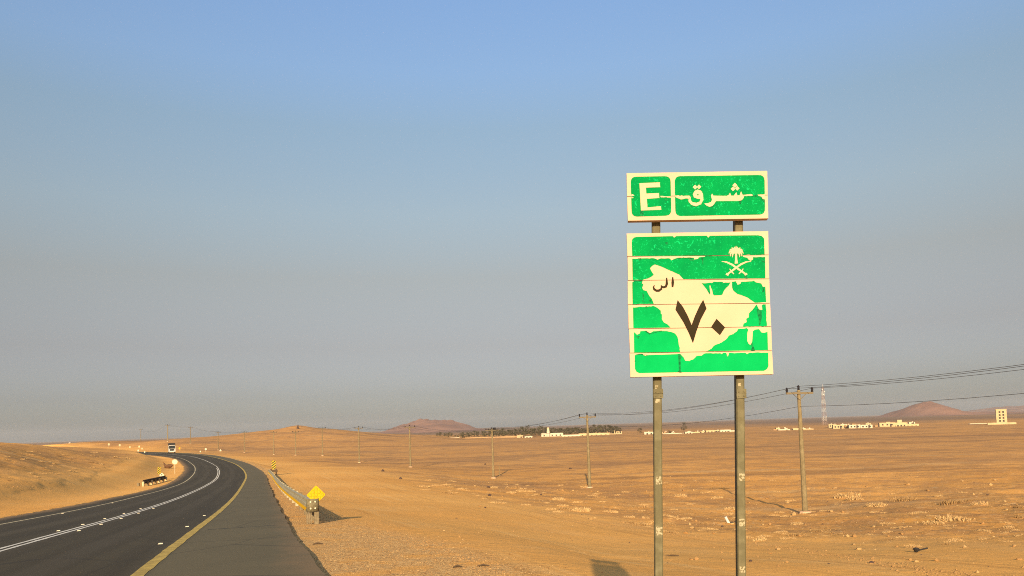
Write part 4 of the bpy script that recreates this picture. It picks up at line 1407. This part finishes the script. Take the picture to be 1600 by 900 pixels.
# right village seen between and beyond the posts
RB_ = [(1036, 1068, 681, 677.6, 530, 'plaster_w', 'long white compound wall right of the left sign post', 0, 'wall'), (1071, 1082, 680.6, 676.5, 525, 'plaster_w', 'white house just right of the lone dark tree', 2, ''), (1082, 1100, 679.5, 676.8, 540, 'plaster_c', 'low cream house second right of the lone dark tree', 2, ''),
       (1104, 1126, 677.8, 674, 560, 'plaster_c', 'cream house group with flat roof left of the right sign post', 4, ''), (1126, 1142, 678.5, 673.2, 545, 'plaster_w', 'taller white house left of the right sign post', 3, ''), (1140, 1153, 678, 674.3, 555, 'plaster_w', 'white house touching the left edge of the right sign post', 2, ''),
       (1209, 1216, 675.5, 672.5, 540, 'plaster_t', 'small tan hut right of the right sign post', 0, ''), (1217, 1234, 676, 672.6, 530, 'plaster_w', 'white low house left of the nearest power pole', 3, ''), (1240, 1252, 675.8, 671.2, 530, 'plaster_c', 'cream house touching the left side of the nearest power pole', 2, ''),
       (1256, 1271, 675.8, 671.6, 530, 'plaster_c', 'long cream house touching the right side of the nearest power pole', 3, ''), (1289, 1303, 675.5, 671.8, 530, 'plaster_c', 'cream house below the lattice mast', 3, ''), (1303, 1318, 675.5, 670.6, 530, 'plaster_c', 'cream house right of the lattice mast with tan annex', 3, ''),
       (1317, 1329, 675, 671.5, 535, 'plaster_t', 'tan house between the cream and the white houses', 2, ''), (1328, 1344, 676, 671.5, 525, 'plaster_w', 'white house left in the pair below the cone mountain', 3, ''), (1346, 1363, 676, 671.8, 525, 'plaster_w', 'white house right in the pair below the cone mountain', 3, ''),
       (1368, 1380, 669.5, 666.5, 590, 'plaster_t', 'tan low house at the left end of the yellowish house group', 1, ''), (1376, 1398, 672.5, 667.2, 560, 'plaster_c', 'cream house with dark gate in the yellowish house group', 3, 'd'), (1396, 1416, 670.5, 661.8, 560, 'plaster_c', 'tallest cream house of the yellowish group with roof room', 4, 'r'),
       (1416, 1435, 670, 664, 565, 'plaster_c', 'cream house at the right end of the yellowish group', 3, ''), (1501, 1516, 667.5, 665.3, 560, 'plaster_t', 'small tan shed left of the long white wall by the tower', 1, ''), (1519, 1560, 667, 663, 560, 'plaster_w', 'long white building left of the tower', 4, '')]
for (x0, x1, yb, yt, Y, m, lab, w, fl) in RB_:
    building(x0, x1, yb, yt, Y, 9 if w else 4, m, lab, 'wall' if fl == 'wall' else 'building', wins=w, door=(w > 1), parapet=fl != 'wall', name='compound_wall' if fl == 'wall' else 'house', roofbox=(.1, 3.2, 2.4) if fl == 'r' else None)
rng = random.Random(31)
for (xa, xb, n, yb, Yv) in ((1074, 1150, 7, 678.6, 575), (1212, 1272, 5, 674.8, 575), (1292, 1360, 7, 674.3, 580), (1372, 1432, 5, 669.6, 600), (908, 970, 6, 682.4, 650), (1010, 1060, 4, 680.0, 560)):
    for q in range(n):
        x0 = xa + (xb - xa) * (q + rng.uniform(.05, .4)) / n
        wv = rng.uniform(4, 9)
        o = building(x0, x0 + wv, yb, yb - rng.uniform(2.6, 5.0), Yv + rng.uniform(-12, 25), rng.uniform(4, 8), rng.choice(['plaster_w', 'plaster_c', 'plaster_c', 'plaster_t']),
                     'small pale flat-roofed shed among the far village houses', wins=rng.choice([1, 2]), door=True, name='shed', group='small sheds of the far villages')
        hh = max(v.co.z for c in o.children if c.name.startswith('wall') for v in c.data.vertices)
        if rng.random() < .6:
            MB().lathe([(.55, 0), (.6, .1), (.6, .95), (.3, 1.15)], (rng.uniform(-1, 1), 2.0, hh), 9).build('roof_tank', rng.choice(['plaster_w', 'roof']), o)
# tower building with eight openings
def tower():
    Y = 520
    a = at(1559, 666, Y); b = at(1573, 666, Y)
    z = zat((a.x + b.x) / 2, Y)
    h = at(1566, 640, Y).z - z
    w = b.x - a.x
    o = thing('tower_building', ((a.x + b.x) / 2, Y, z), 'tall cream tower building with two columns of dark openings', 'tower', rz=-math.atan2(a.x, Y) * .9)
    fm = MB()
    cols = [-w * .17, w * .17]
    ow = w * .17
    rows_ = [h * (.16 + .205 * k) for k in range(4)]
    oh = h * .12
    MB().box((0, w / 2 + .35, h / 2 - .3), (w - .02, w - .7, h + .6)).build('core', 'plaster_c', o)
    # pierced front: piers and spandrels stand proud of the core
    for x0, x1 in ((-w / 2, cols[0] - ow / 2), (cols[0] + ow / 2, cols[1] - ow / 2), (cols[1] + ow / 2, w / 2)):
        MB().box(((x0 + x1) / 2, .17, h / 2 - .3), (x1 - x0, .34, h + .6)).build('pier', 'plaster_c', o)
    ys = [0] + [r for r in rows_] 
    for cx in cols:
        zprev = -.6
        for r in rows_ + [None]:
            z1_ = h if r is None else r
            MB().box((cx, .19, (zprev + z1_) / 2), (ow, .30, z1_ - zprev)).build('spandrel', 'plaster_c', o)
            if r is not None:
                MB().box((cx, .30, r + oh / 2), (ow, .06, oh)).build('window', 'opening', o)
                zprev = r + oh
    MB().box((0, w / 2, h + .2), (w + .3, w + .3, .4)).build('roof_slab', 'plaster_c', o)
    building(1547, 1585, 669.5, 666.5, 505, 3, 'plaster_c', 'low cream wall in front of the tower building', 'wall', name='compound_wall', parapet=False)
tower()
# lattice mast
def mast():
    Y = 850
    b = at(1288.5, 662, Y)
    z = zat(b.x, Y)
    h = at(1287, 605, Y).z - z
    o = thing('lattice_mast', (b.x, Y, z), 'tall thin white and red lattice communication mast', 'mast')
    n = 9
    wid = lambda t: 2.1 - 1.15 * t
    for k in range(n):
        mb = MB()
        t0, t1 = k / n, (k + 1) / n
        c0 = [Vector((sx * wid(t0) , sy * wid(t0), h * t0)) for sx, sy in ((-1, -1), (1, -1), (1, 1), (-1, 1))]
        c1 = [Vector((sx * wid(t1) , sy * wid(t1), h * t1)) for sx, sy in ((-1, -1), (1, -1), (1, 1), (-1, 1))]
        for i in range(4):
            j = (i + 1) % 4
            mb.bar(c0[i], c1[i], .13, n=4)
            mb.bar(c0[i], c1[j], .08, n=4)
            mb.bar(c0[j], c1[i], .08, n=4)
            mb.bar(c1[i], c1[j], .08, n=4)
        mb.build('lattice_section', 'lat_w' if k % 2 else 'lat_r', o)
    MB().bar((0, 0, h), (0, 0, h + 3.5), .12, n=5).build('antenna', 'lat_w', o)
    for k, (x, zz) in enumerate(((-1.2, .93), (1.2, .88), (0, .80))):
        MB().bar((x, -1.6, h * zz), (x, -2.0, h * zz), .6, n=10).build('dish', 'lat_w', o)
mast()

# ------------------------------------------------------------------ trees
def tree_meshes(kind, seed, H, Wd):
    rng = random.Random(seed)
    tr = MB()
    tr.tube([(0, 0, -.3), (rng.uniform(-.1, .1), 0, H * .25), (rng.uniform(-.3, .3), rng.uniform(-.2, .2), H * .6)], [.17, .14, .07], 6)
    ends = []
    for k in range(5):
        a = rng.uniform(0, 6.28); r = Wd * rng.uniform(.2, .42); z0 = H * rng.uniform(.2, .5)
        e = Vector((r * math.cos(a), r * math.sin(a), H * rng.uniform(.5, .85)))
        tr.tube([(0, 0, z0), tuple(e * .5 + Vector((0, 0, z0 * .4))), tuple(e)], [.08, .06, .03], 5)
        ends.append(e)
    cr = MB()
    clumps = []
    for k in range(26):
        a = rng.uniform(0, 6.28); t = rng.random() ** .6
        z = H * rng.uniform(.22 if kind == 0 else .35, 1.0)
        prof_ = math.sin(min(1, max(.05, (z / H - .1) / .95)) * math.pi) ** .6
        clumps.append(Vector((Wd / 2 * t * prof_ * math.cos(a), Wd / 2 * t * prof_ * math.sin(a), z)))
    for c in clumps:
        for q in range(13):
            d = Vector((rng.gauss(0, 1), rng.gauss(0, 1), rng.gauss(0, .7))) * Wd * .075
            s = rng.uniform(.16, .34) * (Wd / 5)
            n = Vector((rng.gauss(0, 1), rng.gauss(0, 1), rng.gauss(0, 1))).normalized()
            u = n.orthogonal().normalized() * s; w = n.cross(u).normalized() * s * .7
            p = c + d
            cr.add([p - u, p - w, p + u, p + w], [(0, 1, 2, 3)])
    m = MT['leaf'] if kind == 0 else MT['leaf_d']
    return tr.mesh('trunk', MT['bark']), cr.mesh('crown', m)
TV = [tree_meshes(0, s, 5.2 + .4 * (s % 3), 5.0) for s in range(6)]
TD = tree_meshes(1, 40, 7.0, 4.2)
def put_tree(px, Y, sx, sz, var, label, group=None):
    g = at(px, 680, Y)
    o = thing('tree', (g.x, Y, zat(g.x, Y)), label, 'tree', group, rz=var * 1.3 + px)
    for nm, me in zip(('trunk', 'crown'), var_mesh(var)):
        c = bpy.data.objects.new(nm, me)
        COL.objects.link(c)
        c.parent = o
        c.scale = (sx, sx, sz)
    return o
def var_mesh(v):
    return TD if v == 99 else TV[v % 6]
rng = random.Random(5)
for k in range(84):
    t = k / 83
    px = 683 + 288 * t + rng.uniform(-2, 2)
    # crown heights follow the outline of the grove
    top = float(np.interp(px, [680, 700, 712, 722, 745, 770, 800, 820, 850, 880, 910, 930, 945, 960, 972], [5, 8, 4.5, 7, 10, 12.5, 12, 15, 14, 11, 13, 15.5, 16, 13, 7]))
    Y = 655 + rng.uniform(-18, 28)
    hz = top * Y / F * rng.uniform(.68, .98)
    sz = hz / 5.4
    put_tree(px, Y, max(.62, min(1.25, sz * 1.1)), sz, k, 'dusty dark green tree in the dense grove behind the mosque village', 'trees of the grove behind the mosque village')
put_tree(1069, 522, 1.0, 1.15, 99, 'lone tall dark tree standing at the white compound wall')
put_tree(1000.5, 600, 1.05, .75, 2, 'round low tree left of the left sign post')
put_tree(724, 600, 1.2, .62, 3, 'wide low bush tree at the left end of the tan wall')
put_tree(1047, 540, .8, .42, 4, 'low dark bush behind the white compound wall')

# cairn on the hilltop
g = on_ground(465.5, 670, 600, .9, 1.1)
o = thing('cairn', g, 'small dark stone cairn on top of the sandy hill', 'cairn')
rng = random.Random(8)
for k, (r, z) in enumerate(((1.1, .2), (.9, .9), (.7, 1.6), (.45, 2.3), (.25, 2.8))):
    mb = MB().lathe([(r * .6, -.4), (r, 0), (r * .8, .4), (r * .3, .5)], (rng.uniform(-.15, .15), rng.uniform(-.15, .15), z), 7)
    mb.build('stone', 'stone_d', o)

# ------------------------------------------------------------------ litter and single stones
def rock_mesh(seed, m, flat=.6, n=2):
    rng = random.Random(seed)
    bm = bmesh.new()
    bmesh.ops.create_icosphere(bm, subdivisions=n, radius=1)
    axes = [Vector((rng.gauss(0, 1), rng.gauss(0, 1), rng.gauss(0, 1))).normalized() for _ in range(7)]
    for v in bm.verts:
        for a in axes:
            d = v.co.dot(a)
            if d > .62:
                v.co -= a * (d - .62) * .9
        v.co *= rng.uniform(.93, 1.07)
        v.co.z *= flat
    me = bpy.data.meshes.new('stone')
    bm.to_mesh(me)
    bm.free()
    me.materials.append(MT[m])
    return me
ROCK = {m: [rock_mesh(s, m, .55 + .1 * (s % 3), 1) for s in range(4)] for m in ('stone', 'stone_p', 'stone_d')}
def rock(px, py, Y, wpx, m, label, group=None, name='stone', hk=1.0):
    g = on_ground(px, py, Y)
    s = wpx * g.y / F / 2
    o = bpy.data.objects.new(name, ROCK[m][int(px + py) % 4])
    COL.objects.link(o)
    o.location = g + Vector((0, 0, s * .2))
    o.scale = (s, s * .8, s * hk)
    o.rotation_euler = (0, 0, px)
    tag(o, label, 'stone', group)
    return o
rock(765, 775, 65, 9, 'stone_d', 'black stone lying alone on the sand below the double insulator pole')
rock(626, 748.5, 95, 7, 'stone_d', 'dark stone on the sand below the left mountain, right one of two')
rock(598, 736.5, 130, 7, 'stone_d', 'small dark stone on the sand below the left mountain, left one of two')
rock(758, 726, 170, 5, 'stone_d', 'dark stone just left of the double insulator pole')
rock(891, 733, 150, 6, 'stone_d', 'dark stone left of the second power pole')
rock(1078, 820, 33, 7, 'stone_p', 'white stone block between the two sign posts', hk=1.2)
rock(1365, 824, 33, 9, 'stone_p', 'pale flat stone on the sand below the yellowish house group')
rock(1241, 805, 55, 11, 'stone_p', 'pale stone left of the foot of the nearest power pole')
rock(1299, 800, 56, 9, 'stone_p', 'pale stone right of the foot of the nearest power pole')
rock(1317, 801, 55, 7, 'stone', 'tan stone second to the right of the nearest power pole')
rock(1342, 859, 22, 11, 'stone_p', 'pale angular stone left of the black broken pipe')
rock(1527, 895, 17, 8, 'stone_p', 'white stone at the bottom right corner of the field')
rock(1334, 851, 24, 7, 'stone_p', 'small pale stone up left of the angular stone')
rng = random.Random(21)
for k in range(120):
    px = rng.uniform(740, 1598); py = rng.uniform(735, 895)
    if py > 800 and px < 1000: continue
    rock(px, py, {True: 60, False: 30}[py < 800], rng.uniform(3, 8) * (1.3 if py > 820 else 1), rng.choice(['stone', 'stone_p', 'stone', 'stone_p', 'stone', 'stone_p', 'stone', 'stone_d']), 'small loose stone scattered on the sandy field', 'loose stones on the field')
# white plastic pipe piece and its dark neighbour
g = on_ground(1137, 817, 33)
o = thing('pipe_piece', g, 'short white pipe piece leaning on the sand beside the right sign post', 'pipe')
MB().bar((.05, 0, 0), (-.12, .03, .38), .09, .085, n=12).build('pipe', 'white', o)
MB().lathe([(.105, -.02), (.105, .05), (.09, .06)], (.05, 0, 0), 12).build('collar', 'white', o)
MB().box((.22, .05, .02), (.3, .2, .05)).build('broken_shard', 'rubber', o)
g = on_ground(1150, 816, 33)
o = MB().prism([(-.16, 0, -.03), (.14, .0, -.03), (.13, .0, .28), (.04, 0, .2), (-.02, 0, .06)], (.03, .12, 0)).build('scrap_piece', 'rubber', loc=g)
tag(o, 'dark upright scrap half hidden by the right sign post', 'scrap')
# black broken pipe with a funnel end
g = on_ground(1440, 863, 21.5)
o = thing('broken_pipe', g, 'black pipe with flared end lying on the sand at lower right', 'pipe', rz=math.radians(8))
MB().bar((-.10, 0, .06), (.21, .03, .10), .022, n=10).build('tube', 'rubber', o)
MB().lathe([(.012, -.09), (.05, -.05), (.085, .02), (.06, .05), (.02, .06)], (-.16, 0, .08), 10).build('flared_end', 'rubber', o)
# rust plate, sticks
for (px, py, Y, ln, rz, lab) in ((1050, 869.5, 20, .36, .05, 'short dark stick on the sand right of the left sign post'), (715, 887, 14, .16, .4, 'small dark stick on the gravel at the bottom of the picture'), (497, 851, 18, .22, .2, 'small dark litter scrap on the gravel beside the asphalt edge'),
                             (1160, 866, 21, .12, .8, 'tiny stick on the sand left of the right sign post'), (755, 886, 15, .2, .2, 'dark thin stick at the edge of the gravel bench')):
    g = on_ground(px, py, Y)
    o = MB().tube([(-ln / 2, 0, .015), (0, .02, .03), (ln / 2, 0, .012)], [.014, .02, .01], 5).build('stick', 'darkwood', loc=g)
    o.rotation_euler = (0, 0, rz)
    tag(o, lab, 'stick')
# dark brown debris left of the bend
g = on_ground(263, 732, 120)
o = thing('debris_heap', g, 'dark brown curled debris with a raised tip left of the bend', 'debris')
MB().tube([(-1.0, .1, 1.25), (-.75, 0, .75), (-.5, 0, .45), (0, .05, .42), (.5, .1, .5), (.95, 0, .62)], [.06, .18, .34, .42, .34, .1], 8).build('tread_roll', 'tread', o)
MB().tube([(-.55, 0, .3), (-.7, .1, .05), (-.6, .1, -.2)], [.22, .14, .1], 7).build('tread_flap', 'tread', o)

# ------------------------------------------------------------------ dry tufts
def tuft_mesh(seed, m, blades=420):
    """low wind-pruned cushion: many fine dry stems in a few overlapping domes"""
    rng = random.Random(seed)
    mb = MB()
    lobes = [(0, 0, .9)] + [(rng.uniform(-.5, .5), rng.uniform(-.28, .28), rng.uniform(.5, 1)) for _ in range(4)]
    for k in range(blades):
        lx, ly, ls = rng.choice(lobes)
        a = rng.uniform(0, 6.28); r = rng.random() ** .55 * .40 * ls
        bx, by = lx + r * math.cos(a), ly + r * .8 * math.sin(a)
        h = (.10 + .24 * rng.random()) * ls * math.sqrt(max(.08, 1 - (r / (.42 * ls)) ** 2))
        lean = Vector((math.cos(a), math.sin(a), 0)) * h * rng.uniform(.2, .9) + Vector((rng.gauss(0, .03), rng.gauss(0, .03), 0))
        tip = Vector((bx, by, 0)) + lean + Vector((0, 0, h))
        a2 = rng.uniform(0, 6.28)
        s = Vector((math.cos(a2), math.sin(a2), 0)) * rng.uniform(.007, .016)
        mid = Vector((bx, by, 0)) + lean * .4 + Vector((0, 0, h * .62))
        b = Vector((bx, by, -.03))
        mb.add([b - s, b + s, mid + s * .9, mid - s * .9, tip], [(0, 1, 2, 3), (3, 2, 4)])
    return mb.mesh('dry_tuft', MT[m])
TUFT = [tuft_mesh(s, 'straw' if s < 5 else 'straw2', 420) for s in range(7)]
def tuft(px, py, Y, wpx, label, group, hk=1.0):
    g = on_ground(px, py, Y)
    s = wpx * g.y / F / 1.7
    o = bpy.data.objects.new('dry_tuft', rng.choice(TUFT))
    COL.objects.link(o)
    o.location = g + Vector((0, 0, -.01))
    o.scale = (s, s, s * hk)
    o.rotation_euler = (0, 0, rng.uniform(-.5, .5) + rng.choice([0, math.pi]))
    tag(o, label, 'dry grass', group)
rng = random.Random(77)
BIG = [(1485, 784, 60, 46), (1500, 812, 40, 60), (1462, 816, 42, 34), (1497, 842, 28, 26), (1480, 848, 28, 20), (1432, 852, 26, 30), (1188, 842, 30, 34), (1172, 838, 31, 20), (1372, 788, 58, 40), (1322, 774, 68, 46), (1340, 778, 66, 30), (1410, 780, 62, 40), (1530, 786, 60, 34),
       (1244, 817, 48, 26), (1246, 834, 42, 24), (905, 796, 52, 40), (880, 793, 54, 24), (955, 798, 50, 24), (985, 806, 46, 20), (1048, 818, 36, 30), (1098, 816, 38, 20), (1138, 793, 60, 26), (1000, 790, 56, 24), (1062, 773, 70, 26), (1120, 776, 68, 22), (800, 760, 90, 20), (830, 766, 84, 18),
       (870, 778, 66, 24), (700, 756, 92, 20), (680, 756, 92, 14), (1590, 806, 44, 26), (1575, 822, 36, 22), (1590, 790, 56, 24), (1045, 830, 34, 24), (940, 775, 78, 20), (1290, 823, 40, 18)]
for (px, py, Y, w) in BIG:
    tuft(px, py + 3, Y, w * 1.25, 'broad pale dry grass clump on the sandy field', 'broad dry grass clumps on the field', 1.0)
for k in range(190):
    px = rng.uniform(660, 1598); t = rng.random() ** .6
    lo = float(np.interp(px, [660, 900, 1200, 1598], [765, 812, 842, 850]))
    py = 735 + (lo - 735) * t
    tuft(px, py, 70 if py < 790 else 40, rng.uniform(11, 32) * (.55 + .55 * t), 'small dry grass tuft scattered over the sandy field', 'small dry tufts on the field', .75)
for k in range(70):
    px = rng.uniform(2, 205); top = float(np.interp(px, [0, 205], [702, 708])); bot = float(np.interp(px, [0, 100, 205], [758, 742, 716]))
    py = rng.uniform(top, bot)
    tuft(px, py, 100, rng.uniform(6, 18), 'small dry tuft on the stony bank left of the road', 'small dry tufts on the left bank', .7)

# ------------------------------------------------------------------ gravel and pebbles (too many to count)
def pebbles(name, pts, sizes, m, label):
    P = np.array([[1, 0, -.2], [.3, .95, -.1], [-.8, .6, -.2], [-.8, -.6, -.1], [.3, -.95, -.2], [.1, .05, .75]], float)
    fs0 = [(0, 1, 5), (1, 2, 5), (2, 3, 5), (3, 4, 5), (4, 0, 5)]
    rg = np.random.RandomState(len(pts))
    n = len(pts)
    ang = rg.rand(n) * 6.28
    sc_ = sizes[:, None] * (0.7 + .6 * rg.rand(n, 3)) * np.array([1, .8, .75])
    V_ = P[None] * sc_[:, None, :] * (0.85 + .3 * rg.rand(n, 6, 1))
    ca, sa = np.cos(ang)[:, None], np.sin(ang)[:, None]
    X = V_[..., 0] * ca - V_[..., 1] * sa; Yv = V_[..., 0] * sa + V_[..., 1] * ca
    VV = np.stack([X, Yv, V_[..., 2]], -1) + pts[:, None, :]
    F_ = (np.array(fs0)[None] + (np.arange(n) * 6)[:, None, None]).reshape(-1, 3)
    me = bpy.data.meshes.new(name)
    me.from_pydata(VV.reshape(-1, 3).tolist(), [], F_.tolist())
    me.materials.append(MT[m])
    o = bpy.data.objects.new(name, me)
    COL.objects.link(o)
    tag(o, label, kind='stuff')
rg = np.random.RandomState(4)
def bench_points(n, y0, y1, spread):
    ii = np.interp(y0 + (y1 - y0) * rg.rand(n) ** 1.6, RL[:, 1], np.arange(NS))
    a = ii.astype(int)
    ye = RL[a, 1]
    wid = np.interp(ye, [0, 10, 14, 22, 60], [4.0, 3.9, 3.6, 2.2, 1.6])
    off = right_edge(ye) + .08 + wid * np.clip(rg.rand(n) * .95 + rg.randn(n) * spread, 0, 1.3)
    x = RL[a, 0] + RN[a, 0] * off + RT[a, 0] * rg.rand(n); y = RL[a, 1] + RN[a, 1] * off + RT[a, 1] * rg.rand(n)
    z = terrain(x, y)[0]
    return np.stack([x, y, z], 1)
p_ = bench_points(14000, 7, 75, .08); pebbles('gravel', p_, .007 + .020 * rg.rand(len(p_)) ** 3, 'stone', 'tan gravel strewn along the road edge')
p_ = bench_points(5000, 7, 60, .08); pebbles('gravel', p_, .007 + .020 * rg.rand(len(p_)) ** 3, 'stone_p', 'pale gravel strewn along the road edge')
p_ = bench_points(8000, 7, 75, .08); pebbles('gravel', p_, .007 + .018 * rg.rand(len(p_)) ** 3, 'stone_b', 'dark gravel strewn along the road edge')
def line_points(line, n, jit):
    L = [on_ground(*q) for q in line]
    out = []
    for k in range(n):
        t = rg.rand() * (len(L) - 1)
        i = int(t)
        p = L[i].lerp(L[i + 1], t - i)
        out.append((p.x + rg.randn() * jit, p.y + rg.randn() * jit * 1.5))
    out = np.array(out)
    z = terrain(out[:, 0], out[:, 1])[0]
    return np.stack([out[:, 0], out[:, 1], z], 1)
p_ = line_points([(830, 806, 45), (930, 818, 40), (1000, 828, 34), (1060, 836, 31), (1140, 846, 28), (1220, 855, 25), (1290, 866, 22), (1360, 878, 19), (1450, 893, 17), (1520, 905, 15.5)], 1500, .28)
pebbles('windrow_stones', p_, .015 + .04 * rg.rand(len(p_)) ** 2, 'stone', 'line of small stones along the graded edge of the field')
p_ = line_points([(500, 772, 45), (560, 802, 33), (640, 842, 21), (700, 866, 17), (790, 900, 13.5)], 1300, .22)
pebbles('windrow_stones', p_, .010 + .025 * rg.rand(len(p_)) ** 2, 'stone', 'line of pebbles along the foot of the gravel shoulder')
p_ = line_points([(0, 764, 54), (60, 757, 62), (130, 745, 84), (180, 729, 128), (208, 715, 186)], 700, .7)
pebbles('windrow_stones', p_, .02 + .06 * rg.rand(len(p_)) ** 2, 'stone', 'line of stones along the foot of the left bank')
def field_points(n):
    th = np.radians(rg.uniform(-6, 37, n)); r = 17 + 110 * rg.rand(n) ** 1.7
    x = r * np.sin(th); y = r * np.cos(th)
    z, g_, ro, _ = terrain(x, y)
    keep = rg.rand(n) < np.clip(ro + .08, 0, 1)
    return np.stack([x, y, z], 1)[keep]
p_ = field_points(8000); pebbles('field_pebbles', p_, (.012 + .035 * rg.rand(len(p_)) ** 3) * (1 + p_[:, 1] / 60), 'stone', 'tan pebbles over the sandy field')
p_ = field_points(2200); pebbles('field_pebbles', p_, (.012 + .035 * rg.rand(len(p_)) ** 3) * (1 + p_[:, 1] / 60), 'stone_p', 'pale pebbles over the sandy field')
p_ = field_points(1500); pebbles('field_pebbles', p_, (.010 + .03 * rg.rand(len(p_)) ** 3) * (1 + p_[:, 1] / 60), 'stone_d', 'dark pebbles over the sandy field')

#
# ------------------------------------------------------------------ dusty air
hz = MB().box((0, 0, 55), (23000, 23000, 190))
hm = bpy.data.materials.new('dusty_air')
hm.use_nodes = True
hn = hm.node_tree
hn.nodes.clear()
pv = hn.nodes.new('ShaderNodeVolumePrincipled')
pv.inputs['Color'].default_value = (.55, .60, .67, 1)
pv.inputs['Density'].default_value = 6e-5
pv.inputs['Anisotropy'].default_value = .0
ho = hn.nodes.new('ShaderNodeOutputMaterial')
hn.links.new(pv.outputs[0], ho.inputs['Volume'])
o = hz.build('haze', hm)
tag(o, 'thin dusty haze over the desert plain', kind='stuff')
